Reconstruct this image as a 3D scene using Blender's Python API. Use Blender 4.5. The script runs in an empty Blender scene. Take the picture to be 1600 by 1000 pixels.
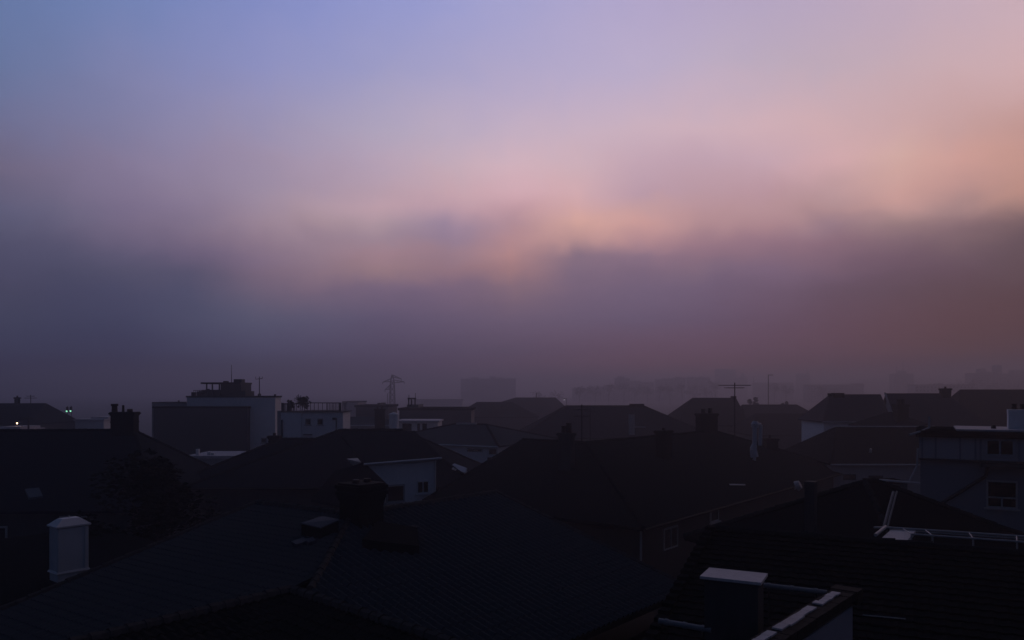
import bpy, bmesh, math, random
from mathutils import Vector, Matrix
random.seed(7)
SC = bpy.context.scene
COL = SC.collection
H = 13.0          # camera height above the street
FPX = 1200.0      # focal length in photo pixels (photo 1600 wide)
HOR = 612.0       # row of the horizon

def V(px, py, Y):
    return Vector(((px-800)/FPX*Y, Y, H-(py-HOR)/FPX*Y))
def Vz(px, py, z):
    return V(px, py, (H-z)*FPX/(py-HOR))
def hit(px, py, p0, n):
    r = Vector(((px-800)/FPX, 1.0, -(py-HOR)/FPX)); o = Vector((0,0,H))
    return o + r*((p0-o).dot(n)/r.dot(n))
def srgb(*c):
    return [((x/255)/12.92 if x/255 <= .04045 else ((x/255+.055)/1.055)**2.4) for x in c]

# ------------------------------------------------------------------ materials
def new_mat(name):
    m = bpy.data.materials.new(name); m.use_nodes = True
    nt = m.node_tree; b = nt.nodes['Principled BSDF']
    return m, nt, b
def N(nt, t, **kw):
    n = nt.nodes.new(t)
    for k, v in kw.items():
        if k in n.inputs: n.inputs[k].default_value = v
        else: setattr(n, k, v)
    return n
def math_(nt, op, a, b=None, c=None):
    n = nt.nodes.new('ShaderNodeMath'); n.operation = op
    for i, x in enumerate((a, b, c)):
        if x is None: continue
        if isinstance(x, (int, float)): n.inputs[i].default_value = x
        else: nt.links.new(x, n.inputs[i])
    return n.outputs[0]
def plain(name, col, rough=.75, spec=.3, var=.25, scale=1.5, bump=.0, metallic=0):
    """weathered paint / render / stone: base colour with blotches, streaks and fine grain"""
    m, nt, b = new_mat(name); L = nt.links.new
    tc = N(nt, 'ShaderNodeTexCoord')
    n1 = N(nt, 'ShaderNodeTexNoise', Scale=scale, Detail=6.0, Roughness=.6)
    mp = N(nt, 'ShaderNodeMapping'); mp.inputs['Scale'].default_value = (3, 3, .35)
    L(tc.outputs['Object'], mp.inputs['Vector'])
    n2 = N(nt, 'ShaderNodeTexNoise', Scale=scale*1.7, Detail=4.0)
    L(tc.outputs['Object'], n1.inputs['Vector']); L(mp.outputs[0], n2.inputs['Vector'])
    s = math_(nt, 'ADD', n1.outputs[0], n2.outputs[0])
    f = math_(nt, 'MULTIPLY_ADD', s, var*1.6, 1-var*1.6)
    mx = N(nt, 'ShaderNodeVectorMath', operation='SCALE'); mx.inputs[0].default_value = col
    L(f, mx.inputs['Scale']); L(mx.outputs[0], b.inputs['Base Color'])
    b.inputs['Roughness'].default_value = rough; b.inputs['Specular IOR Level'].default_value = spec
    b.inputs['Metallic'].default_value = metallic
    if bump:
        n3 = N(nt, 'ShaderNodeTexNoise', Scale=40.0, Detail=3.0); L(tc.outputs['Object'], n3.inputs['Vector'])
        bp = N(nt, 'ShaderNodeBump', Strength=bump, Distance=.02); L(n3.outputs[0], bp.inputs['Height']); L(bp.outputs[0], b.inputs['Normal'])
    return m
def tile_mat(name, col, tw=.25, th=.34, bump=1.0, var=.5, rough=.8, waves=True, stain=.4, spec=.0):
    """roof tiles: UV is in metres, u along the eaves and v up the slope; every tile its own tone"""
    m, nt, b = new_mat(name); L = nt.links.new
    uv = N(nt, 'ShaderNodeUVMap'); uv.uv_map = 'UVMap'
    sp = N(nt, 'ShaderNodeSeparateXYZ'); L(uv.outputs[0], sp.inputs[0])
    u = math_(nt, 'DIVIDE', sp.outputs[0], tw); v = math_(nt, 'DIVIDE', sp.outputs[1], th)
    fu = math_(nt, 'FLOOR', u); fv = math_(nt, 'FLOOR', v)
    cb = N(nt, 'ShaderNodeCombineXYZ'); L(fu, cb.inputs[0]); L(fv, cb.inputs[1])
    wn = N(nt, 'ShaderNodeTexWhiteNoise', noise_dimensions='2D'); L(cb.outputs[0], wn.inputs['Vector'])
    ns = N(nt, 'ShaderNodeTexNoise', Scale=.35, Detail=7.0, Roughness=.65); L(uv.outputs[0], ns.inputs['Vector'])
    t = math_(nt, 'MULTIPLY_ADD', wn.outputs[0], var, 1-var*.5)
    st = math_(nt, 'MULTIPLY_ADD', ns.outputs[0], stain*2, 1-stain)
    f = math_(nt, 'MULTIPLY', t, st)
    frv = math_(nt, 'FRACT', v); fru = math_(nt, 'FRACT', u)
    mx = N(nt, 'ShaderNodeVectorMath', operation='SCALE'); mx.inputs[0].default_value = col
    L(f, mx.inputs['Scale']); L(mx.outputs[0], b.inputs['Base Color'])
    b.inputs['Roughness'].default_value = rough; b.inputs['Specular IOR Level'].default_value = spec
    if bump:
        course = math_(nt, 'SUBTRACT', 1.0, frv)
        if waves:
            w = math_(nt, 'SINE', math_(nt, 'MULTIPLY', u, 2*math.pi))
        else:
            w = math_(nt, 'LESS_THAN', fru, .08); w = math_(nt, 'MULTIPLY', w, -.8)
        h = math_(nt, 'ADD', math_(nt, 'MULTIPLY', w, .5), course)
        h = math_(nt, 'ADD', h, math_(nt, 'MULTIPLY', wn.outputs[0], .3))
        bp = N(nt, 'ShaderNodeBump', Strength=bump, Distance=.05); L(h, bp.inputs['Height']); L(bp.outputs[0], b.inputs['Normal'])
    return m
def brick_mat(name, c1, c2, mortar, sx=.22, sy=.075, var=.3):
    m, nt, b = new_mat(name); L = nt.links.new
    uv = N(nt, 'ShaderNodeUVMap'); uv.uv_map = 'UVMap'
    br = N(nt, 'ShaderNodeTexBrick')
    br.inputs['Color1'].default_value = (*c1, 1); br.inputs['Color2'].default_value = (*c2, 1); br.inputs['Mortar'].default_value = (*mortar, 1)
    br.inputs['Scale'].default_value = 1.0; br.inputs['Brick Width'].default_value = sx; br.inputs['Row Height'].default_value = sy
    br.inputs['Mortar Size'].default_value = .006
    L(uv.outputs[0], br.inputs['Vector'])
    ns = N(nt, 'ShaderNodeTexNoise', Scale=1.3, Detail=6.0); L(uv.outputs[0], ns.inputs['Vector'])
    f = math_(nt, 'MULTIPLY_ADD', ns.outputs[0], var*2, 1-var)
    mx = N(nt, 'ShaderNodeVectorMath', operation='SCALE'); L(br.outputs['Color'], mx.inputs[0]); L(f, mx.inputs['Scale'])
    L(mx.outputs[0], b.inputs['Base Color']); b.inputs['Roughness'].default_value = .9; b.inputs['Specular IOR Level'].default_value = .05
    bp = N(nt, 'ShaderNodeBump', Strength=.5, Distance=.01, invert=True); L(br.outputs['Fac'], bp.inputs['Height']); L(bp.outputs[0], b.inputs['Normal'])
    return m
def board_mat(name, col, pitch=.18, var=.2, vertical=False):
    """painted boards: a groove every PITCH metres"""
    m, nt, b = new_mat(name); L = nt.links.new
    uv = N(nt, 'ShaderNodeUVMap'); uv.uv_map = 'UVMap'
    sp = N(nt, 'ShaderNodeSeparateXYZ'); L(uv.outputs[0], sp.inputs[0])
    v = math_(nt, 'DIVIDE', sp.outputs[0 if vertical else 1], pitch)
    fl = math_(nt, 'FLOOR', v); fr = math_(nt, 'FRACT', v)
    wn = N(nt, 'ShaderNodeTexWhiteNoise', noise_dimensions='1D'); L(fl, wn.inputs['W'])
    ns = N(nt, 'ShaderNodeTexNoise', Scale=1.1, Detail=5.0); L(uv.outputs[0], ns.inputs['Vector'])
    f = math_(nt, 'MULTIPLY', math_(nt, 'MULTIPLY_ADD', wn.outputs[0], var, 1-var*.5), math_(nt, 'MULTIPLY_ADD', ns.outputs[0], .5, .75))
    mx = N(nt, 'ShaderNodeVectorMath', operation='SCALE'); mx.inputs[0].default_value = col; L(f, mx.inputs['Scale'])
    L(mx.outputs[0], b.inputs['Base Color']); b.inputs['Roughness'].default_value = .6
    hgt = math_(nt, 'SUBTRACT', 1.0, fr) if not vertical else math_(nt, 'GREATER_THAN', fr, .1)
    bp = N(nt, 'ShaderNodeBump', Strength=1.0, Distance=.025); L(hgt, bp.inputs['Height']); L(bp.outputs[0], b.inputs['Normal'])
    return m
def glow(name, col, s):
    m, nt, b = new_mat(name)
    b.inputs['Base Color'].default_value = (*col, 1); b.inputs['Emission Color'].default_value = (*col, 1); b.inputs['Emission Strength'].default_value = s
    return m

M = {}
M['tile_slate'] = tile_mat('tile_slate', (.051,.061,.068), bump=.35, stain=.55, var=.8)
M['tile_dark'] = tile_mat('tile_dark', (.020,.021,.021), stain=.5, var=.7)
M['tile_black'] = tile_mat('tile_black', (.015,.016,.017), tw=.3, th=.3, waves=False, var=.8)
M['tile_blue'] = tile_mat('tile_blue', (.022,.027,.034))
M['tile_brown'] = tile_mat('tile_brown', (.023,.023,.024))
M['tile_red'] = tile_mat('tile_red', (.10,.078,.08))
M['ridge_clay'] = plain('ridge_clay', (.032,.034,.036), var=.4, scale=3, spec=0)
M['ridge_worn'] = plain('ridge_worn', (.070,.068,.066), var=.5, scale=3, spec=0)
M['ridge_pale'] = plain('ridge_pale', (.22,.21,.2), var=.4, scale=3)
M['brick_soot'] = brick_mat('brick_soot', (.022,.019,.018), (.030,.024,.022), (.03,.028,.027))
M['brick_wall'] = brick_mat('brick_wall', (.07,.04,.032), (.055,.033,.027), (.09,.08,.07))
M['clay_pot'] = plain('clay_pot', (.06,.04,.035))
M['white_render'] = plain('white_render', (.74,.73,.72), var=.12, bump=.1)
M['grey_render'] = plain('grey_render', (.34,.33,.33), var=.15)
M['white_paint'] = plain('white_paint', (.60,.61,.62), rough=.45, var=.08)
M['dark_render'] = plain('dark_render', (.075,.078,.08), var=.2, spec=.08)
M['dark_panel'] = board_mat('dark_panel', (.06,.062,.068), pitch=.6, var=.3, vertical=True)
M['blue_board'] = board_mat('blue_board', (.21,.23,.26), pitch=.17)
M['blue_panel'] = board_mat('blue_panel', (.36,.37,.40), pitch=.9, vertical=True)
M['teal_wall'] = plain('teal_wall', (.10,.14,.16))
M['concrete'] = plain('concrete', (.30,.29,.28), var=.25)
M['pale_stone'] = plain('pale_stone', (.60,.57,.56), var=.25, scale=3, bump=.2)
M['cap_metal'] = plain('cap_metal', (.55,.54,.55), rough=.4, var=.2)
M['zinc'] = plain('zinc', (.5,.51,.53), rough=.38, metallic=.7, var=.2)
M['gutter_grey'] = plain('gutter_grey', (.028,.03,.03), rough=.6, var=.2, spec=.02)
M['gutter_pale'] = plain('gutter_pale', (.22,.23,.24), rough=.5, var=.3)
M['lead_glass'] = plain('lead_glass', (.055,.066,.085), rough=.6, var=.4, spec=.05)
M['pale_pipe'] = plain('pale_pipe', (.42,.42,.42), rough=.5, var=.2)
M['iron'] = plain('iron', (.02,.02,.022), rough=.6)
M['steel'] = plain('steel', (.05,.05,.055), rough=.5, metallic=.4)
M['bitumen'] = plain('bitumen', (.014,.016,.018), var=.35, spec=0)
M['tile_cool_dark'] = tile_mat('tile_cool_dark', (.011,.015,.017), stain=.5, var=.7)  # near-black tile, its colour cooled to offset the pink sky light
M['flat_roof'] = plain('flat_roof', (.24,.23,.23), var=.3, scale=.6)
M['pale_roof'] = plain('pale_roof', (.50,.47,.48), var=.25, scale=.7)
M['corrugated'] = board_mat('corrugated', (.33,.34,.37), pitch=.14, vertical=True)
M['coping'] = brick_mat('coping', (.065,.04,.035), (.045,.03,.027), (.05,.045,.04), sx=.3, sy=.2)
M['bark'] = plain('bark', (.04,.03,.024), var=.4)
M['leaf'] = plain('leaf', (.011,.016,.011), var=.5, scale=4, spec=.03)
M['far_wall'] = plain('far_wall', (.34,.32,.32), var=.2)
M['ground'] = plain('asphalt', (.05,.05,.052), var=.3, scale=.2)
M['hill'] = plain('hill_scrub', (.035,.04,.03), var=.4, scale=.05)
m, nt, b = new_mat('window_glass'); b.inputs['Base Color'].default_value = (.012,.013,.016,1); b.inputs['Roughness'].default_value = .06; b.inputs['Specular IOR Level'].default_value = .5; M['glass'] = m
m, nt, b = new_mat('skylight_glass'); b.inputs['Base Color'].default_value = (.10,.11,.13,1); b.inputs['Roughness'].default_value = .3; b.inputs['Specular IOR Level'].default_value = .4; M['skyglass'] = m
M['lamp_amber'] = glow('lamp_amber', (1.0,.62,.36), 9)
M['lamp_white'] = glow('lamp_white', (.9,.88,1.0), 1.6)
M['lamp_green'] = glow('lamp_green', (.35,1.0,.65), 1.3)

# ------------------------------------------------------------------ object helpers
def thing(name, label, cat, loc, group=None):
    o = bpy.data.objects.new(name, None); COL.objects.link(o); o.empty_display_size = .3
    o.location = loc; o['label'] = label; o['category'] = cat
    if group: o['group'] = group
    return o
def origin_of(o):
    p = Vector((0,0,0))
    while o: p += o.location; o = o.parent
    return p
def uv_box(bm):
    uvl = bm.loops.layers.uv.verify()
    bm.normal_update()
    for f in bm.faces:
        n = f.normal
        hz = math.hypot(n.x, n.y)
        e = Vector((-n.y/hz, n.x/hz, 0)) if hz > .03 else Vector((1,0,0))
        s = n.cross(e)
        for l in f.loops:
            l[uvl].uv = (l.vert.co.dot(e), l.vert.co.dot(s))
def obj(name, bm, mat, parent=None, smooth=False):
    """BM is in world coordinates; the parent only sets the origin"""
    uv_box(bm)
    if parent is not None:
        o_ = origin_of(parent)
        bmesh.ops.translate(bm, verts=bm.verts, vec=-o_)
    me = bpy.data.meshes.new(name); bm.to_mesh(me); bm.free()
    me.materials.append(M[mat] if isinstance(mat, str) else mat)
    if smooth:
        for p in me.polygons: p.use_smooth = True
    o = bpy.data.objects.new(name, me); COL.objects.link(o)
    if parent is not None: o.parent = parent
    return o
def solo(name, bm, mat, label, cat, loc, group=None, smooth=False):
    bmesh.ops.translate(bm, verts=bm.verts, vec=-Vector(loc))
    uv_box(bm)
    me = bpy.data.meshes.new(name); bm.to_mesh(me); bm.free(); me.materials.append(M[mat])
    o = bpy.data.objects.new(name, me); COL.objects.link(o); o.location = loc
    o['label'] = label; o['category'] = cat
    if group: o['group'] = group
    return o
def B(): return bmesh.new()
def box(bm, c, size, u=(1,0,0), taper=1.0):
    """upright box: centre of base C, size (along u, across, height)"""
    u = Vector(u).normalized(); w = Vector((-u.y, u.x, 0)); c = Vector(c)
    vs = []
    for k, z in ((1,0),(taper,size[2])):
        for a, b_ in ((-1,-1),(1,-1),(1,1),(-1,1)):
            vs.append(bm.verts.new(c + u*(a*size[0]/2*k) + w*(b_*size[1]/2*k) + Vector((0,0,z))))
    for f in ((3,2,1,0),(4,5,6,7),(0,1,5,4),(1,2,6,5),(2,3,7,6),(3,0,4,7)): bm.faces.new([vs[i] for i in f])
    return vs
def rod(bm, p, q, r, r2=None, seg=6):
    p = Vector(p); q = Vector(q); d = (q-p); ln = d.length
    if ln < 1e-6: return
    mt = Matrix.Translation((p+q)/2) @ d.to_track_quat('Z','Y').to_matrix().to_4x4()
    bmesh.ops.create_cone(bm, cap_ends=True, segments=seg, radius1=r, radius2=r if r2 is None else r2, depth=ln, matrix=mt)
def prism(bm, pts, z0, z1):
    """vertical prism on a plan polygon"""
    a = [bm.verts.new((p[0],p[1],z0)) for p in pts]; t = [bm.verts.new((p[0],p[1],z1)) for p in pts]
    n = len(pts)
    bm.faces.new(a[::-1]); bm.faces.new(t)
    for i in range(n): bm.faces.new((a[i], a[(i+1)%n], t[(i+1)%n], t[i]))
    bmesh.ops.recalc_face_normals(bm, faces=bm.faces)
def shell(bm, polys, t=.16):
    """closed slab: top POLYS sharing corners, dropped by T"""
    idx, top, bot = {}, [], []
    def g(p):
        k = tuple(round(c, 4) for c in p)
        if k not in idx:
            idx[k] = len(top); top.append(bm.verts.new(p)); bot.append(bm.verts.new((p[0],p[1],p[2]-t)))
        return idx[k]
    edges = {}
    for P in polys:
        ii = [g(p) for p in P]
        nz = sum((P[i][0]*P[(i+1)%len(P)][1]-P[(i+1)%len(P)][0]*P[i][1]) for i in range(len(P)))
        if nz < 0: ii = ii[::-1]
        bm.faces.new([top[i] for i in ii]); bm.faces.new([bot[i] for i in ii[::-1]])
        for a, b_ in zip(ii, ii[1:]+ii[:1]): edges[(a,b_)] = 1
    for (a,b_) in edges:
        if (b_,a) not in edges: bm.faces.new((top[b_], top[a], bot[a], bot[b_]))
def caps(bm, p, q, r=.13, step=.42):
    """half-round ridge tiles laid end over end"""
    p = Vector(p); q = Vector(q); n = max(1, int((q-p).length/step))
    for i in range(n):
        a = p.lerp(q, i/n); b_ = p.lerp(q, (i+1)/n+.08/n)
        j = random.uniform(-.012,.012)
        a = a+Vector((0,0,j)); b_ = b_+Vector((0,0,j))
        rod(bm, a, b_, r*.86, r*1.08, 8)
def tiled(bm, poly, eave, tw=.25, th=.34, amp=.035, lift=.03, seg=6):
    """real pantiles on a convex sloping polygon: EAVE is a horizontal direction in its plane"""
    poly = [Vector(p) for p in poly]
    e = Vector(eave).normalized()
    n = None
    for i in range(1, len(poly)-1):
        n = (poly[i]-poly[0]).cross(poly[i+1]-poly[0])
        if n.length > 1e-4: break
    n.normalize()
    if n.z < 0: n = -n
    s = n.cross(e)
    if s.z < 0: s = -s
    o_ = poly[0]
    us = [(p-o_).dot(e) for p in poly]; ss = [(p-o_).dot(s) for p in poly]
    u0, u1, s0, s1 = min(us), max(us), min(ss), max(ss)
    t = bmesh.new()
    nu = int((u1-u0)/tw*seg)+2; nc = int((s1-s0)/th)+2
    random.seed(3)
    rows = []
    for c in range(nc):
        jit = random.uniform(-.006,.006)
        for fr, hh in ((0.0, lift+jit), (.985, jit)):
            v = s0 + (c+fr)*th
            wob = [random.uniform(-.004,.004) for _ in range(nu)]
            rows.append([t.verts.new(o_ + e*(u0+i*tw/seg) + s*v + n*(hh + amp*math.sin(2*math.pi*i/seg) + wob[i//seg*seg])) for i in range(nu)])
    for a, b_ in zip(rows, rows[1:]):
        for i in range(nu-1): t.faces.new((a[i], a[i+1], b_[i+1], b_[i]))
    cen = sum(poly, Vector())/len(poly)
    for i in range(len(poly)):
        p, q = poly[i], poly[(i+1)%len(poly)]
        if (q-p).length < 1e-4: continue
        k = (q-p).cross(n).normalized()
        if k.dot(cen-p) > 0: k = -k
        bmesh.ops.bisect_plane(t, geom=t.verts[:]+t.edges[:]+t.faces[:], plane_co=p, plane_no=k, clear_outer=True)
    bmesh.ops.recalc_face_normals(t, faces=t.faces)
    t.normal_update()
    if t.faces and sum(f.normal.dot(n) for f in t.faces) < 0: bmesh.ops.reverse_faces(t, faces=t.faces)
    me = bpy.data.meshes.new('tmp'); t.to_mesh(me); t.free(); bm.from_mesh(me); bpy.data.meshes.remove(me)

def hip_roof(A, Bp, w, ha, hb, ze, wb=None, w2=None):
    """polys of a hip/gable roof: ridge A-B, half width W in front (W2 behind), hips HA, HB"""
    A, Bp = Vector(A), Vector(Bp); Bp = Vector((Bp.x, Bp.y, A.z))
    d = (Bp-A); d.z = 0; d.normalize(); n = Vector((-d.y, d.x, 0))
    if n.y > 0: n = -n                      # n points to the camera side
    w2 = w if w2 is None else w2
    z = Vector((0,0,ze))
    def E(p): return Vector((p.x, p.y, ze))
    f0, f1 = E(A-d*ha+n*w), E(Bp+d*hb+n*w); r0, r1 = E(A-d*ha-n*w2), E(Bp+d*hb-n*w2)
    polys = [[f0,f1,Bp,A],[r1,r0,A,Bp]]
    if ha > .01: polys.append([r0,f0,A])
    if hb > .01: polys.append([f1,r1,Bp])
    return dict(polys=polys, A=A, B=Bp, f0=f0, f1=f1, r0=r0, r1=r1, d=d, n=n, ha=ha, hb=hb, ze=ze)
def house_body(R, t, wall, inset=.35, base=0.0):
    d, n = R['d'], R['n']; i = inset
    f0 = R['f0']+d*i-n*i; f1 = R['f1']-d*i-n*i; r0 = R['r0']+d*i+n*i; r1 = R['r1']-d*i+n*i
    bm = B(); zt = R['ze']-.05
    prism(bm, [f0,f1,r1,r0], base, zt)
    for hh, P, Q, Rg in ((R['ha'], r0, f0, R['A']), (R['hb'], f1, r1, R['B'])):
        if hh < .01:      # gable wall
            k = d*i if Rg is R['A'] else -d*i
            tri = [P, Q, Rg+k-Vector((0,0,.25))]
            a = [bm.verts.new((p.x,p.y,(zt-.004) if j<2 else p.z)) for j, p in enumerate(tri)]
            b_ = [bm.verts.new(v.co+k.normalized()*.25) for v in a]
            bm.faces.new(a); bm.faces.new(b_[::-1])
            for x in range(3): bm.faces.new((a[x],a[(x+1)%3],b_[(x+1)%3],b_[x]))
    bmesh.ops.recalc_face_normals(bm, faces=bm.faces)
    obj('wall', bm, wall, t)
    return dict(p=f0, n=n, u=d)
def house(name, label, cat, A, Bp, w, ha, hb, ze, roof='tile_dark', wall='grey_render', group=None, ridge='ridge_clay', gutter=None, cap=True, w2=None, base=0.0):
    R = hip_roof(A, Bp, w, ha, hb, ze, w2=w2)
    c = (R['f0']+R['f1']+R['r0']+R['r1'])/4
    t = thing(name, label, cat, (c.x, c.y, 0), group)
    W = house_body(R, t, wall, base=base)
    bm = B(); shell(bm, R['polys']); obj('roof', bm, roof, t)
    if cap:
        bm = B(); caps(bm, R['A'], R['B'])
        for hh, p in ((ha,'A'),(hb,'B')):
            if hh > .01:
                caps(bm, R[p], R['f0' if p=='A' else 'f1']); caps(bm, R[p], R['r0' if p=='A' else 'r1'])
        obj('ridge_tiles', bm, ridge, t)
    if gutter:
        bm = B(); g = R['n']*.09+Vector((0,0,-.12)); rod(bm, R['f0']+g, R['f1']+g, .075, seg=8); obj('gutter', bm, gutter, t)
    R['t'] = t; R['wall'] = W
    return R
def window(parent, px0, py0, px1, py1, p0, n, frame='white_paint', mull=1, trans=None, sill=True, fw=.07, ref=None):
    """a window on the wall plane (P0, N), its frame proud of the wall and its panes set back"""
    n = Vector(n).normalized()
    a = hit(px0, py1, p0, n); b_ = hit(px1, py1, p0, n); c = hit((px0+px1)/2, py0, p0, n)
    u = (b_-a); u.z = 0; wd = u.length; u.normalize(); z0 = (a.z+b_.z)/2; ht = c.z-z0
    o_ = Vector((a.x, a.y, z0)) + n*.03
    def bar(bm, s0, s1, h0, h1, dp=.07):
        box(bm, o_+u*((s0+s1)/2)+Vector((0,0,h0)), (s1-s0, dp, h1-h0), u)
    bm = B()
    bar(bm, 0, fw, 0, ht); bar(bm, wd-fw, wd, 0, ht); bar(bm, fw, wd-fw, 0, fw); bar(bm, fw, wd-fw, ht-fw, ht)
    for k in range(1, mull+1):
        x = wd*k/(mull+1); bar(bm, x-fw*.4, x+fw*.4, fw, (ht*trans if trans else ht-fw), .06)
    if trans: bar(bm, fw, wd-fw, ht*trans, ht*trans+fw*.8, .065)
    if sill: box(bm, o_+u*(wd/2)+n*.05+Vector((0,0,-.08)), (wd+.2, .2, .078), u)
    f = obj('window', bm, frame, parent)
    bm = B(); box(bm, o_+u*(wd/2)+Vector((0,0,fw*.5)), (wd-fw, .03, ht-fw), u); obj('pane', bm, 'glass', f)
    return f
GD = Vector((.63,.777,0)).normalized(); GN = Vector((-GD.y, GD.x, 0))   # the two street directions of the quarter
def chimney(parent, c, zb, zt, sx, sy, u=GD, mat='brick_soot', pots=2, pot_h=.45, band=True, pot_r=.12, slab=None):
    c = Vector((c[0], c[1], 0)); bm = B(); h = zt-zb
    box(bm, c+Vector((0,0,zb)), (sx,sy,h-.25), u)
    if band:
        box(bm, c+Vector((0,0,zt-.25)), (sx+.10,sy+.10,.10), u); box(bm, c+Vector((0,0,zt-.15)), (sx+.22,sy+.22,.11), u); box(bm, c+Vector((0,0,zt-.04)), (sx+.12,sy+.12,.06), u)
        box(bm, c+Vector((0,0,zt-.75 if h>1.4 else zt-.5)), (sx+.06,sy+.06,.09), u)
    else: box(bm, c+Vector((0,0,zt-.25)), (sx+.02,sy+.02,.25), u)
    o_ = obj('chimney', bm, mat, parent)
    u = Vector(u).normalized()
    for k in range(pots):
        p = c + u*((k-(pots-1)/2)*sx*.8/max(pots,1)) + Vector((0,0,zt+.02))
        bm = B(); hh = pot_h*random.uniform(.7,1.15)
        rod(bm, p, p+Vector((0,0,hh)), pot_r*1.1, pot_r*.85, 10); rod(bm, p+Vector((0,0,hh-.08)), p+Vector((0,0,hh)), pot_r*1.05, pot_r*1.1, 10)
        obj('chimney_pot', bm, 'clay_pot', o_)
    return o_
def aerial(name, label, base, top, elems, r=.025, group='television aerials'):
    """TV aerial: a mast with booms; ELEMS: (height, half length, direction, n elements)"""
    bm = B(); b0 = Vector(base); h = top-b0.z
    rod(bm, b0, b0+Vector((0,0,h)), r)
    for z, ln, dr, k in elems:
        d = Vector(dr).normalized(); w = Vector((-d.y, d.x, 0)); p = Vector((b0.x,b0.y,z))
        rod(bm, p-d*ln, p+d*ln, r*.7)
        for i in range(k):
            q = p + d*(ln*(2*i/(k-1)-1)) if k > 1 else p
            l2 = .42-.2*i/max(k-1,1); rod(bm, q-w*l2+Vector((0,0,.01)), q+w*l2+Vector((0,0,.01)), r*.5)
    return solo(name, bm, 'iron', label, 'aerial', base, group)
def zat(R_or_plane, px, py): return hit(px, py, *R_or_plane)

# ------------------------------------------------------------------ setting: ground, hill, air
bm = B()
NG = 60
vv = [[None]*(NG+1) for _ in range(NG+1)]
for i in range(NG+1):
    for j in range(NG+1):
        s = lambda k: math.copysign(abs(2*k/NG-1)**2.2, 2*k/NG-1)
        vv[i][j] = bm.verts.new((2600*s(i), 2600*s(j)+300, 0))
for i in range(NG):
    for j in range(NG): bm.faces.new((vv[i][j],vv[i+1][j],vv[i+1][j+1],vv[i][j+1]))
g = obj('ground', bm, 'ground'); g['kind'] = 'structure'
bm = B()
rows = []
for j in range(13):
    r = []
    for i in range(61):
        x = 300+ i*35.0; y = 1500+j*75
        k = max(0, min(1, (x-450)/580)); k = k*k*(3-2*k)
        h = (k*54+3*math.sin(x*.011)+1.8*math.sin(x*.027+1))*math.sin(math.pi*j/12)**.8 if 0 < j < 12 else -1
        r.append(bm.verts.new((x, y, h-.5)))
    rows.append(r)
for a, b_ in zip(rows, rows[1:]):
    for i in range(60): bm.faces.new((a[i],a[i+1],b_[i+1],b_[i]))
g = obj('hill', bm, 'hill', smooth=True); g['kind'] = 'structure'

# ------------------------------------------------------------------ 1 the big L-shaped tiled house in front
HZ = 8.22
R1 = V(550, 804, 0); R1 = Vz(550, 804, HZ); P1 = Vz(400, 785.5, HZ)
dB = Vector((1,1.2,0)).normalized(); dA = (P1-R1); dA.z = 0; dA.normalize()
tt = (R1.x+.02083*R1.y)/(-dB.x-.02083*dB.y); P2 = R1+dB*tt
sl, sr = .2286, .29
nl = Vector((dA.y, -dA.x, 0)); nl = nl if nl.y < 0 else -nl
nr = Vector((dB.y, -dB.x, 0)); nr = nr if nr.y < 0 else -nr
ZE = 5.3
def zl(p): return HZ - sl*((p-R1).dot(nl))
def zr(p): return HZ - sr*((p-R1).dot(nr))
# hip: sl*nl.p = sr*nr.p
k = nl*sl-nr*sr; hd = Vector((-k.y, k.x, 0)).normalized(); hd = hd if hd.y < 0 else -hd
hs = sl*hd.dot(nl)
HE = R1 + hd*((HZ-ZE)/hs); HE.z = ZE
L1 = P1 + nl*((HZ-ZE)/sl); L1.z = ZE
L2 = P2 + nr*((HZ-ZE)/sr); L2.z = ZE
def clip_plan(poly, p0, n):
    # keep the side of the vertical plane (p0, n) that n points to
    out = []
    for i, a in enumerate(poly):
        b_ = poly[(i+1)%len(poly)]; da_, db_ = (a-p0).dot(n), (b_-p0).dot(n)
        if da_ >= 0: out.append(a)
        if (da_ >= 0) != (db_ >= 0): out.append(a.lerp(b_, da_/(da_-db_)))
    return out
K = Vz(455, 922, 6.95); Ra = Vz(690, 1000, 6.95); Rb = Vz(180, 990, 6.95)
ka, kb = (Ra-K).normalized(), (Rb-K).normalized()
na, nb = Vector((-ka.y,ka.x,0)), Vector((kb.y,-kb.x,0))     # away from the lower wing's ridges
na = na if na.y > 0 else -na; nb = nb if nb.y > 0 else -nb
FL = clip_plan([P1, R1, HE, L1], K+nb*.12, nb); FR = clip_plan([R1, P2, L2, HE], K+na*.12, na)
main = thing('tiled_house', 'big low tiled house in the foreground with two ridges meeting at a square brick chimney', 'house', (HE.x, HE.y, 0))
bm = B(); tiled(bm, FL, dA, amp=.034, lift=.022); tiled(bm, FR, dB, amp=.055, tw=.30, lift=.03)
obj('roof', bm, 'tile_slate', main)
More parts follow.
